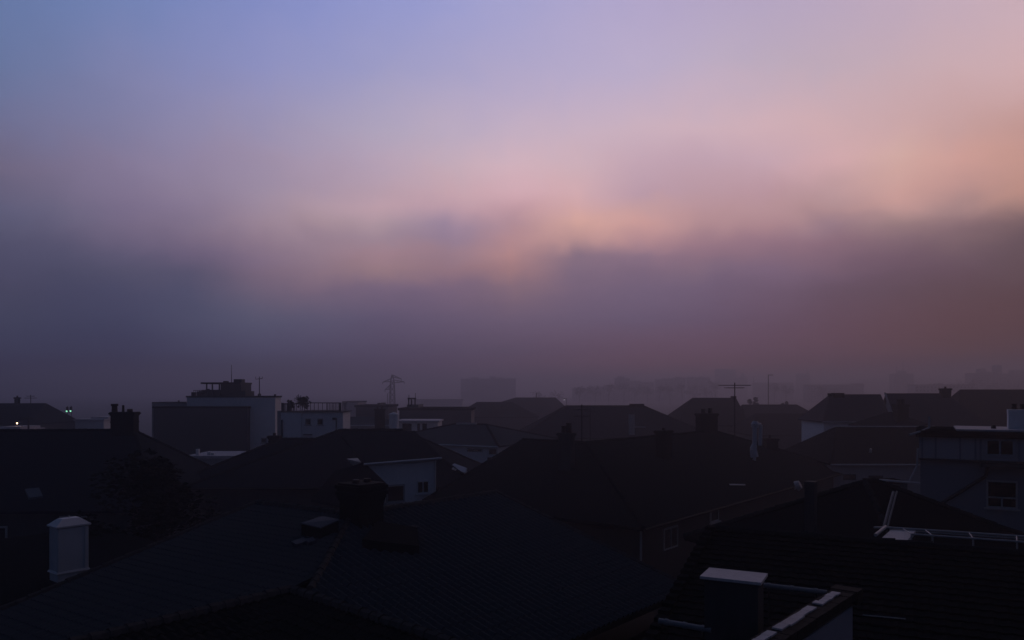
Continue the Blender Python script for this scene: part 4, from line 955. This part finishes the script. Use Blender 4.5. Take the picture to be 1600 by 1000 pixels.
block('hazy_block', 'dim long block in haze behind the wide roofs', 'tower block', 640, 722, 624, 595, 14, group='tower blocks in the fog', floors=False)
def poplar(px, py, Y, lab, rx, seed):
    z = V(0,py,Y).z
    leafy('poplar_tree', lab, 'tree', (V(px,0,Y).x,Y,0), z, rx, z*.42, 900, 'poplars in the haze', .2, seed, .7)
poplar(1171,620,260,'shorter narrow poplar left of the pair in the haze',1.3,21); poplar(1181.5,612,260,'taller narrow poplar right of the pair in the haze',1.4,22); poplar(1224.5,620,240,'lone narrow poplar above the low cottage in the haze',1.2,23)

rt = random.Random(11)
for k_, (px, py, Y, rx) in enumerate(((905,605,420,4.5),(930,602,430,5),(951,599.5,430,5),(975,596,450,6),(992,602,470,5),(1012,603,470,6),(1030,601.5,470,5),(1047,603,470,6),(1066,601,480,6),(1086,603,470,6),(1104,602,480,6),(1118,596,470,5),(1210,600,470,6),(1228,603,460,5),
    (1286,604,430,6),(1306,606,420,6),(1438,606,420,6),(1462,599.5,420,7),(1489,598,410,6),(1510,592,420,7),(1545,598,430,7),(1572,596,430,8),(1597,597,420,7),(842,612,430,5),(868,613,430,5))):
    Y *= 1.75; rx *= 1.75
    leafy('foggy_tree', 'faint round tree standing in the fog below the distant blocks', 'tree', (V(px,0,Y).x,Y,0), V(0,py-1,Y).z, rx, rx*.55, 420, 'round trees in the fog', .25, 50+k_, 1.1)
# ------------------------------------------------------------------ air
hz = B(); X0 = 3200; TOPZ = 60.0
vs = [hz.verts.new((x,y,z)) for z in (-1.5,TOPZ) for x, y in ((-X0,-2600),(X0,-2600),(X0,3300),(-X0,3300))]
for f in ((3,2,1,0),(4,5,6,7),(0,1,5,4),(1,2,6,5),(2,3,7,6),(3,0,4,7)): hz.faces.new([vs[i] for i in f])
m = bpy.data.materials.new('haze'); m.use_nodes = True; nt = m.node_tree; nt.nodes.clear()
out = nt.nodes.new('ShaderNodeOutputMaterial'); pv = nt.nodes.new('ShaderNodeVolumePrincipled')
pv.inputs['Color'].default_value = (.71,.70,.81,1); pv.inputs['Density'].default_value = .0018; pv.inputs['Anisotropy'].default_value = .65
nt.links.new(pv.outputs[0], out.inputs['Volume'])
M['haze'] = m
h_ = obj('haze', hz, 'haze'); h_['kind'] = 'stuff'

# ------------------------------------------------------------------ sky
PXC = list(range(0,1601,100)); PYR = [0,100,200,250,300,325,350,375,400,425,450,500,550,575]
T = {
 0:   [(104,120,164),(116,130,178),(132,140,192),(148,152,202),(165,162,204),(178,166,200),(182,166,192),(190,168,186),(200,172,182)],
 100: [(106,118,158),(126,130,172),(142,144,190),(158,156,196),(175,166,200),(186,172,200),(188,170,188),(196,170,180),(206,172,176)],
 200: [(112,112,146),(130,126,160),(152,144,176),(176,164,188),(194,174,194),(202,176,190),(207,174,182),(202,166,168),(193,152,148)],
 250: [(112,104,130),(122,113,142),(132,122,152),(143,131,160),(154,140,166),(168,151,174),(182,162,182),(194,170,184),(206,176,188),(204,174,184),(194,164,178),(192,162,176),(196,164,176),(208,168,172),(206,168,163),(202,156,150),(192,148,140)],
 300: [(102,97,124),(114,106,133),(126,114,142),(140,126,151),(155,139,161),(168,147,166),(180,155,170),(194,162,173),(206,168,178),(208,170,176),(186,154,168),(186,152,162),(184,148,158),(184,150,154),(198,155,151),(182,142,140),(180,138,131)],
 325: [(96,94,122),(108,102,128),(120,108,136),(132,118,144),(152,134,154),(172,148,162),(186,156,168),(186,154,167),(190,152,162),(206,164,166),(192,154,158),(182,146,154),(180,144,150),(172,138,142),(186,147,146),(162,130,132),(164,128,124)],
 350: [(90,88,114),(100,94,120),(116,104,130),(126,112,136),(150,130,148),(164,140,152),(170,145,156),(154,132,154),(176,140,150),(206,162,156),(196,152,152),(176,140,146),(168,132,140),(150,122,134),(158,128,130),(138,110,117),(124,99,103)],
 375: [(84,82,108),(90,86,112),(106,96,122),(118,104,128),(140,120,138),(148,126,142),(156,132,146),(146,124,146),(176,136,142),(186,146,146),(178,138,144),(150,118,132),(150,118,132),(138,108,122),(132,106,116),(122,98,106),(108,87,95)],
 400: [(80,78,104),(82,80,106),(94,88,114),(106,94,120),(126,108,130),(142,120,136),(156,126,138),(146,120,136),(176,134,136),(134,111,128),(140,114,132),(138,110,126),(136,108,124),(126,100,116),(116,92,106),(108,86,98),(102,82,90)],
 425: [(76,74,100),(75,74,99),(86,82,106),(86,82,107),(120,102,122),(134,112,128),(146,119,128),(140,112,126),(158,121,126),(124,104,124),(124,102,122),(126,104,122),(122,100,122),(112,90,108),(106,84,98),(102,80,92),(98,78,86)],
 450: [(72,70,94),(70,69,95),(76,74,100),(80,78,104),(110,95,116),(120,100,119),(116,98,120),(118,98,120),(130,105,118),(116,97,118),(114,96,118),(112,94,116),(110,90,110),(102,82,98),(98,79,92),(96,76,86),(93,72,80)],
 500: [(66,65,88),(68,67,92),(86,84,106),(94,83,107),(104,89,110),(98,86,109),(97,79,98),(93,72,84),(88,68,76)],
 550: [(60,59,82),(62,60,84),(74,70,94),(80,71,93),(86,74,94),(91,74,92),(90,72,88),(88,69,80),(84,66,72)],
 575: [(54,53,76),(57,55,78),(67,63,83),(74,65,86),(81,69,87),(86,70,86),(84,68,81),(80,64,74),(75,60,66)]}
#CORR-BEGIN
CORR = [[[0.1505,0.2163,0.4323],[0.167,0.2346,0.4722],[0.1895,0.257,0.5226],[0.2173,0.2759,0.5699],[0.2523,0.2984,0.6163],[0.2898,0.328,0.6589],[0.3301,0.3592,0.6916],[0.3771,0.3896,0.7053],[0.4243,0.4143,0.7045],[0.4694,0.4284,0.6922],[0.5056,0.4355,0.6717],[0.5188,0.4356,0.6441],[0.5318,0.4366,0.616],[0.5614,0.445,0.5964],[0.5992,0.4578,0.5812],[0.6514,0.4772,0.5664],[0.6974,0.4943,0.5548]],[[0.1617,0.212,0.4021],[0.1968,0.2339,0.4385],[0.2398,0.2633,0.4898],[0.2746,0.2946,0.5545],[0.3114,0.328,0.6135],[0.3522,0.36,0.6393],[0.3972,0.3914,0.653],[0.4517,0.423,0.6706],[0.5053,0.4512,0.6834],[0.5504,0.475,0.6913],[0.5818,0.4894,0.6852],[0.5873,0.485,0.6458],[0.5943,0.4774,0.5986],[0.6239,0.478,0.5683],[0.6625,0.4823,0.5462],[0.7144,0.4916,0.5284],[0.7592,0.4996,0.5148]],[[0.1909,0.1919,0.3369],[0.2249,0.2174,0.374],[0.2718,0.2532,0.424],[0.3219,0.2931,0.477],[0.3806,0.3398,0.5288],[0.4537,0.3983,0.5726],[0.5324,0.4552,0.6084],[0.6088,0.496,0.6377],[0.6728,0.5232,0.6539],[0.7099,0.5339,0.645],[0.7339,0.5352,0.6251],[0.7605,0.5339,0.6039],[0.7797,0.5261,0.5738],[0.773,0.5078,0.532],[0.7483,0.4781,0.4801],[0.7102,0.4298,0.4097],[0.6744,0.3869,0.3507]],[[0.1972,0.1644,0.2584],[0.2429,0.2011,0.3228],[0.2925,0.2418,0.3844],[0.3487,0.2848,0.4361],[0.409,0.33,0.4753],[0.4955,0.3894,0.5264],[0.5992,0.4577,0.58],[0.7054,0.516,0.5962],[0.8138,0.5607,0.6288],[0.7837,0.5396,0.5967],[0.6864,0.466,0.5519],[0.6699,0.4541,0.5411],[0.7127,0.4728,0.5454],[0.8336,0.5087,0.5214],[0.8308,0.5158,0.4625],[0.7997,0.4359,0.3785],[0.7103,0.3838,0.3177]],[[0.1615,0.1442,0.2388],[0.2118,0.1783,0.2847],[0.2691,0.2122,0.3357],[0.3429,0.2682,0.3915],[0.4328,0.3372,0.4567],[0.5198,0.3824,0.4891],[0.6134,0.4314,0.5134],[0.7372,0.4793,0.5337],[0.8467,0.5209,0.5712],[0.8471,0.5276,0.5549],[0.6415,0.4155,0.4958],[0.6397,0.4022,0.4564],[0.6328,0.3827,0.4317],[0.6499,0.4037,0.4111],[0.7914,0.4463,0.3993],[0.6687,0.3724,0.3371],[0.6607,0.3518,0.2874]],[[0.1408,0.1374,0.2369],[0.1883,0.1662,0.2659],[0.2437,0.1904,0.308],[0.3071,0.2363,0.3568],[0.4315,0.3224,0.423],[0.5789,0.4081,0.477],[0.6851,0.4543,0.5141],[0.6719,0.431,0.5002],[0.7089,0.4188,0.4649],[0.8649,0.5044,0.4925],[0.7324,0.437,0.4398],[0.6404,0.3824,0.4119],[0.617,0.3659,0.3842],[0.5615,0.3369,0.3426],[0.6852,0.3971,0.3712],[0.5076,0.3042,0.2949],[0.5247,0.2935,0.251]],[[0.1224,0.1189,0.2024],[0.1593,0.139,0.2295],[0.2284,0.1763,0.2789],[0.2834,0.2139,0.3158],[0.4303,0.3072,0.3895],[0.5305,0.3679,0.4174],[0.5536,0.3875,0.4398],[0.4264,0.3026,0.4193],[0.5966,0.3506,0.3918],[0.9074,0.5097,0.4325],[0.807,0.4396,0.4074],[0.6071,0.3508,0.3655],[0.5282,0.2979,0.3278],[0.4053,0.25,0.2974],[0.4542,0.2797,0.278],[0.3261,0.1946,0.2114],[0.2475,0.1482,0.1511]],[[0.1057,0.1016,0.1787],[0.1257,0.114,0.1964],[0.1866,0.148,0.2424],[0.2464,0.1818,0.2763],[0.3691,0.2556,0.3326],[0.4217,0.2901,0.359],[0.4617,0.3172,0.3829],[0.3917,0.2712,0.3784],[0.6121,0.3357,0.3501],[0.7063,0.3973,0.3714],[0.622,0.3403,0.3572],[0.4129,0.2325,0.2893],[0.4049,0.2266,0.2851],[0.329,0.1836,0.2367],[0.2886,0.1721,0.2056],[0.2277,0.1371,0.1573],[0.1627,0.0995,0.1143]],[[0.0957,0.0919,0.1664],[0.1013,0.0976,0.1743],[0.1387,0.1211,0.2069],[0.187,0.1422,0.2358],[0.2885,0.1999,0.289],[0.3971,0.2646,0.3279],[0.4973,0.2995,0.3412],[0.4313,0.2687,0.3272],[0.6349,0.3319,0.3187],[0.3183,0.206,0.2722],[0.3351,0.2095,0.2889],[0.3358,0.1971,0.2631],[0.3249,0.1873,0.252],[0.2617,0.1501,0.2085],[0.2065,0.1179,0.161],[0.1663,0.0961,0.125],[0.1393,0.0831,0.0956]],[[0.0852,0.0821,0.1526],[0.0811,0.0816,0.1489],[0.1069,0.101,0.1731],[0.1121,0.1038,0.1803],[0.257,0.1769,0.2506],[0.3583,0.2311,0.2884],[0.4387,0.2664,0.2889],[0.4017,0.2331,0.2761],[0.5051,0.2667,0.2706],[0.2671,0.1777,0.2554],[0.2558,0.1652,0.247],[0.275,0.1772,0.252],[0.2503,0.1572,0.2455],[0.1922,0.114,0.1727],[0.1614,0.091,0.1276],[0.1427,0.0772,0.1006],[0.1259,0.0697,0.0781]],[[0.0754,0.0748,0.1357],[0.0669,0.07,0.1374],[0.0773,0.0807,0.155],[0.0937,0.0966,0.1767],[0.2116,0.1593,0.2364],[0.2725,0.1818,0.2546],[0.2506,0.1697,0.257],[0.2627,0.1696,0.2556],[0.3238,0.1965,0.2451],[0.2398,0.1602,0.2441],[0.221,0.1518,0.2441],[0.2111,0.1422,0.2324],[0.1957,0.1205,0.1932],[0.1557,0.0886,0.1325],[0.1365,0.075,0.101],[0.1254,0.0635,0.0748],[0.1116,0.0519,0.0544]],[[0.0617,0.0698,0.1313],[0.0531,0.0624,0.1285],[0.0554,0.0659,0.1393],[0.0857,0.099,0.1816],[0.1259,0.1344,0.2236],[0.1449,0.1316,0.2249],[0.1565,0.1206,0.2149],[0.1828,0.1298,0.2193],[0.2049,0.1411,0.2258],[0.1959,0.1368,0.226],[0.1784,0.1245,0.216],[0.1726,0.1085,0.1884],[0.1669,0.0901,0.1494],[0.1557,0.0733,0.107],[0.1421,0.0593,0.0696],[0.1239,0.0473,0.0439],[0.1081,0.0388,0.0306]],[[0.0449,0.0581,0.1269],[0.0302,0.0439,0.1107],[0.0275,0.041,0.1101],[0.0577,0.0707,0.1583],[0.09,0.0981,0.1984],[0.1045,0.0947,0.1878],[0.1127,0.0845,0.1644],[0.13,0.0891,0.1643],[0.1526,0.0969,0.1667],[0.1812,0.0974,0.1591],[0.2011,0.0914,0.1437],[0.1984,0.0844,0.1323],[0.1809,0.0724,0.1106],[0.1684,0.0602,0.0775],[0.1549,0.0495,0.0419],[0.1256,0.0358,0.0114],[0.0998,0.0245,0.006]],[[0.0072,0.0101,0.0695],[0.0056,0.0082,0.0567],[0.0057,0.0105,0.0559],[0.0126,0.0321,0.0799],[0.0393,0.0579,0.105],[0.0661,0.0589,0.1215],[0.0895,0.0515,0.1256],[0.1258,0.061,0.1262],[0.1824,0.0832,0.1326],[0.2299,0.0907,0.1271],[0.2597,0.0848,0.1082],[0.247,0.0721,0.0824],[0.1975,0.0487,0.0396],[0.1432,0.0232,0.0158],[0.1018,0.0111,0.0071],[0.0434,0.0065,0.0023],[0.022,0.0042,0.0008]]]
#CORR-END
def table():
    tab = {}
    for py in PYR:
        r = [srgb(*c) for c in T[py]]
        for i, px in enumerate(PXC):
            if len(r) == 17: tab[px,py] = r[i]
            elif i % 2 == 0: tab[px,py] = r[i//2]
            else:
                a, b_ = r[i//2], r[i//2+1]; p = r[max(0,i//2-1)]; q = r[min(8,i//2+2)]
                tab[px,py] = [max(.002, (9*(a[k]+b_[k])-p[k]-q[k])/16) for k in range(3)]
    return tab
TAB = table()
if CORR:
    for i, px in enumerate(PXC):
        for j, py in enumerate(PYR): TAB[px,py] = CORR[j][i]
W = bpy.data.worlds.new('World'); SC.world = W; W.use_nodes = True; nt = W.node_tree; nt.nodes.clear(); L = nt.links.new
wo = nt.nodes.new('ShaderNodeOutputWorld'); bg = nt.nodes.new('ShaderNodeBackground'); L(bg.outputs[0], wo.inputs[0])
tc = nt.nodes.new('ShaderNodeTexCoord'); sp = nt.nodes.new('ShaderNodeSeparateXYZ')
nz = N(nt, 'ShaderNodeTexNoise', Scale=3.2, Detail=5.0, Roughness=.5, Distortion=.6); mpn = N(nt, 'ShaderNodeMapping'); mpn.inputs['Scale'].default_value = (1,1,1.35)
L(tc.outputs['Generated'], mpn.inputs[0]); L(mpn.outputs[0], nz.inputs['Vector'])
nz2 = N(nt, 'ShaderNodeTexNoise', Scale=13.0, Detail=7.0, Roughness=.55, Distortion=.7); L(mpn.outputs[0], nz2.inputs['Vector'])
L(tc.outputs['Generated'], sp.inputs[0])
az = math_(nt, 'ARCTAN2', sp.outputs[0], sp.outputs[1]); el = math_(nt, 'ARCSINE', sp.outputs[2])
deg = lambda x: math_(nt, 'MULTIPLY', x, 180/math.pi)
az, el = deg(az), deg(el)
# wisps: the fog bank's edges waver a little
band = N(nt, 'ShaderNodeMapRange', interpolation_type='SMOOTHSTEP'); L(el, band.inputs[0])
for i, v_ in enumerate((3.0, 8.0)): band.inputs[1+i].default_value = v_
wob = math_(nt, 'ADD', math_(nt, 'MULTIPLY', math_(nt, 'SUBTRACT', nz.outputs[0], .5), 1.6), math_(nt, 'MULTIPLY', math_(nt, 'SUBTRACT', nz2.outputs[0], .5), 2.2))
elw = math_(nt, 'ADD', el, math_(nt, 'MULTIPLY', wob, band.outputs[0]))
spx = N(nt, 'ShaderNodeSeparateColor'); L(nz2.outputs['Color'], spx.inputs[0])
azw = math_(nt, 'ADD', az, math_(nt, 'MULTIPLY', math_(nt, 'MULTIPLY', math_(nt, 'SUBTRACT', spx.outputs[1], .5), 3.0), band.outputs[0]))
ELMAX = 90.0; EL0 = -4.0
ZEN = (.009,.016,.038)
fac = math_(nt, 'DIVIDE', math_(nt, 'SUBTRACT', elw, EL0), ELMAX-EL0)
prev = None
for px in PXC:
    a = math.atan((px-800)/FPX)
    st = []
    for py in PYR:
        e = math.degrees(math.atan((HOR-py)/FPX*math.cos(a))); st.append((e, TAB[px,py]))
    st.sort(key=lambda s: s[0])
    top = st[-1][1]
    st.append((40, [top[k]*.35+ZEN[k]*.65 for k in range(3)])); st.append((60, ZEN)); st.append((89, ZEN))
    r = nt.nodes.new('ShaderNodeValToRGB'); r.color_ramp.interpolation = 'LINEAR'; cr = r.color_ramp
    while len(cr.elements) < len(st): cr.elements.new(.5)
    for i, (e, c) in enumerate(st):
        cr.elements[i].position = (e-EL0)/(ELMAX-EL0)
    for i, (e, c) in enumerate(st):
        cr.elements[i].color = (*c, 1)
    L(fac, r.inputs[0])
    if prev is None: prev = (math.degrees(a), r.outputs[0])
    else:
        mr = nt.nodes.new('ShaderNodeMapRange'); mr.inputs[1].default_value = prev[0]; mr.inputs[2].default_value = math.degrees(a); L(azw, mr.inputs[0])
        mx = nt.nodes.new('ShaderNodeMix'); mx.data_type = 'RGBA'; L(mr.outputs[0], mx.inputs[0]); L(prev[1], mx.inputs[6]); L(r.outputs[0], mx.inputs[7])
        prev = (math.degrees(a), mx.outputs[2])
# the dusky rest of the dome
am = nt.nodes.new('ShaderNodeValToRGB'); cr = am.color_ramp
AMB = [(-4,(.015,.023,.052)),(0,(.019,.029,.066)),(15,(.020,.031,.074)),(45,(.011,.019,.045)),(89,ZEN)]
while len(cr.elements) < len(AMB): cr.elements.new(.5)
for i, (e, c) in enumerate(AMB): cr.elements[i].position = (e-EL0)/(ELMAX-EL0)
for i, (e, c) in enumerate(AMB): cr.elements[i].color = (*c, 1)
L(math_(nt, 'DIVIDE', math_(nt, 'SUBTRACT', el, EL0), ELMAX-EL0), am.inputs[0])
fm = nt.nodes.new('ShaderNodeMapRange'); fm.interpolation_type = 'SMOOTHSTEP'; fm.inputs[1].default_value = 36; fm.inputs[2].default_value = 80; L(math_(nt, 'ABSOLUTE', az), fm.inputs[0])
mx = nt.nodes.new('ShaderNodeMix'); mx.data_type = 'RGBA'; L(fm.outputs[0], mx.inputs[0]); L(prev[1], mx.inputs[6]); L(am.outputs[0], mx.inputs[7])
# a little physical twilight sky under the fog
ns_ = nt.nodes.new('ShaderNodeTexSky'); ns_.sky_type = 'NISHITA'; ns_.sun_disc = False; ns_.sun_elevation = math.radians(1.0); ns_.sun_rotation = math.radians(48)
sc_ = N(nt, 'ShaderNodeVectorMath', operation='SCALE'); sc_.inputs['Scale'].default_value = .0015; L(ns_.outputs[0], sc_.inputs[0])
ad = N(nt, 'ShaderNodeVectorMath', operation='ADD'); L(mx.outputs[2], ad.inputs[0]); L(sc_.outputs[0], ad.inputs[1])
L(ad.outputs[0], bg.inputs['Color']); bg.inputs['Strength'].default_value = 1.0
W.cycles.sampling_method = 'MANUAL'; W.cycles.sample_map_resolution = 1024

sd = bpy.data.lights.new('sun', 'SUN'); sd.energy = .02; sd.angle = math.radians(12); sd.color = (1,.72,.62)
so = bpy.data.objects.new('sun', sd); COL.objects.link(so)
dirv = Vector((math.sin(math.radians(48)), math.cos(math.radians(48)), math.tan(math.radians(6))))
so.rotation_euler = dirv.to_track_quat('Z','Y').to_euler(); so.location = (60,40,60)

# ------------------------------------------------------------------ camera and render settings
cam = bpy.data.cameras.new('camera'); co = bpy.data.objects.new('camera', cam); COL.objects.link(co)
co.location = (0,0,H); co.rotation_euler = (math.radians(90),0,0)
cam.sensor_width = 36; cam.lens = 36*FPX/1600; cam.shift_y = (HOR-500)/1600; cam.clip_end = 12000; cam.clip_start = .1
SC.camera = co
SC.view_settings.view_transform = 'Standard'; SC.view_settings.look = 'None'; SC.view_settings.exposure = 0; SC.view_settings.gamma = 1
SC.render.engine = 'CYCLES'
cy = SC.cycles
cy.use_denoising = True; cy.max_bounces = 4; cy.diffuse_bounces = 2; cy.glossy_bounces = 2; cy.volume_bounces = 0; cy.transmission_bounces = 2
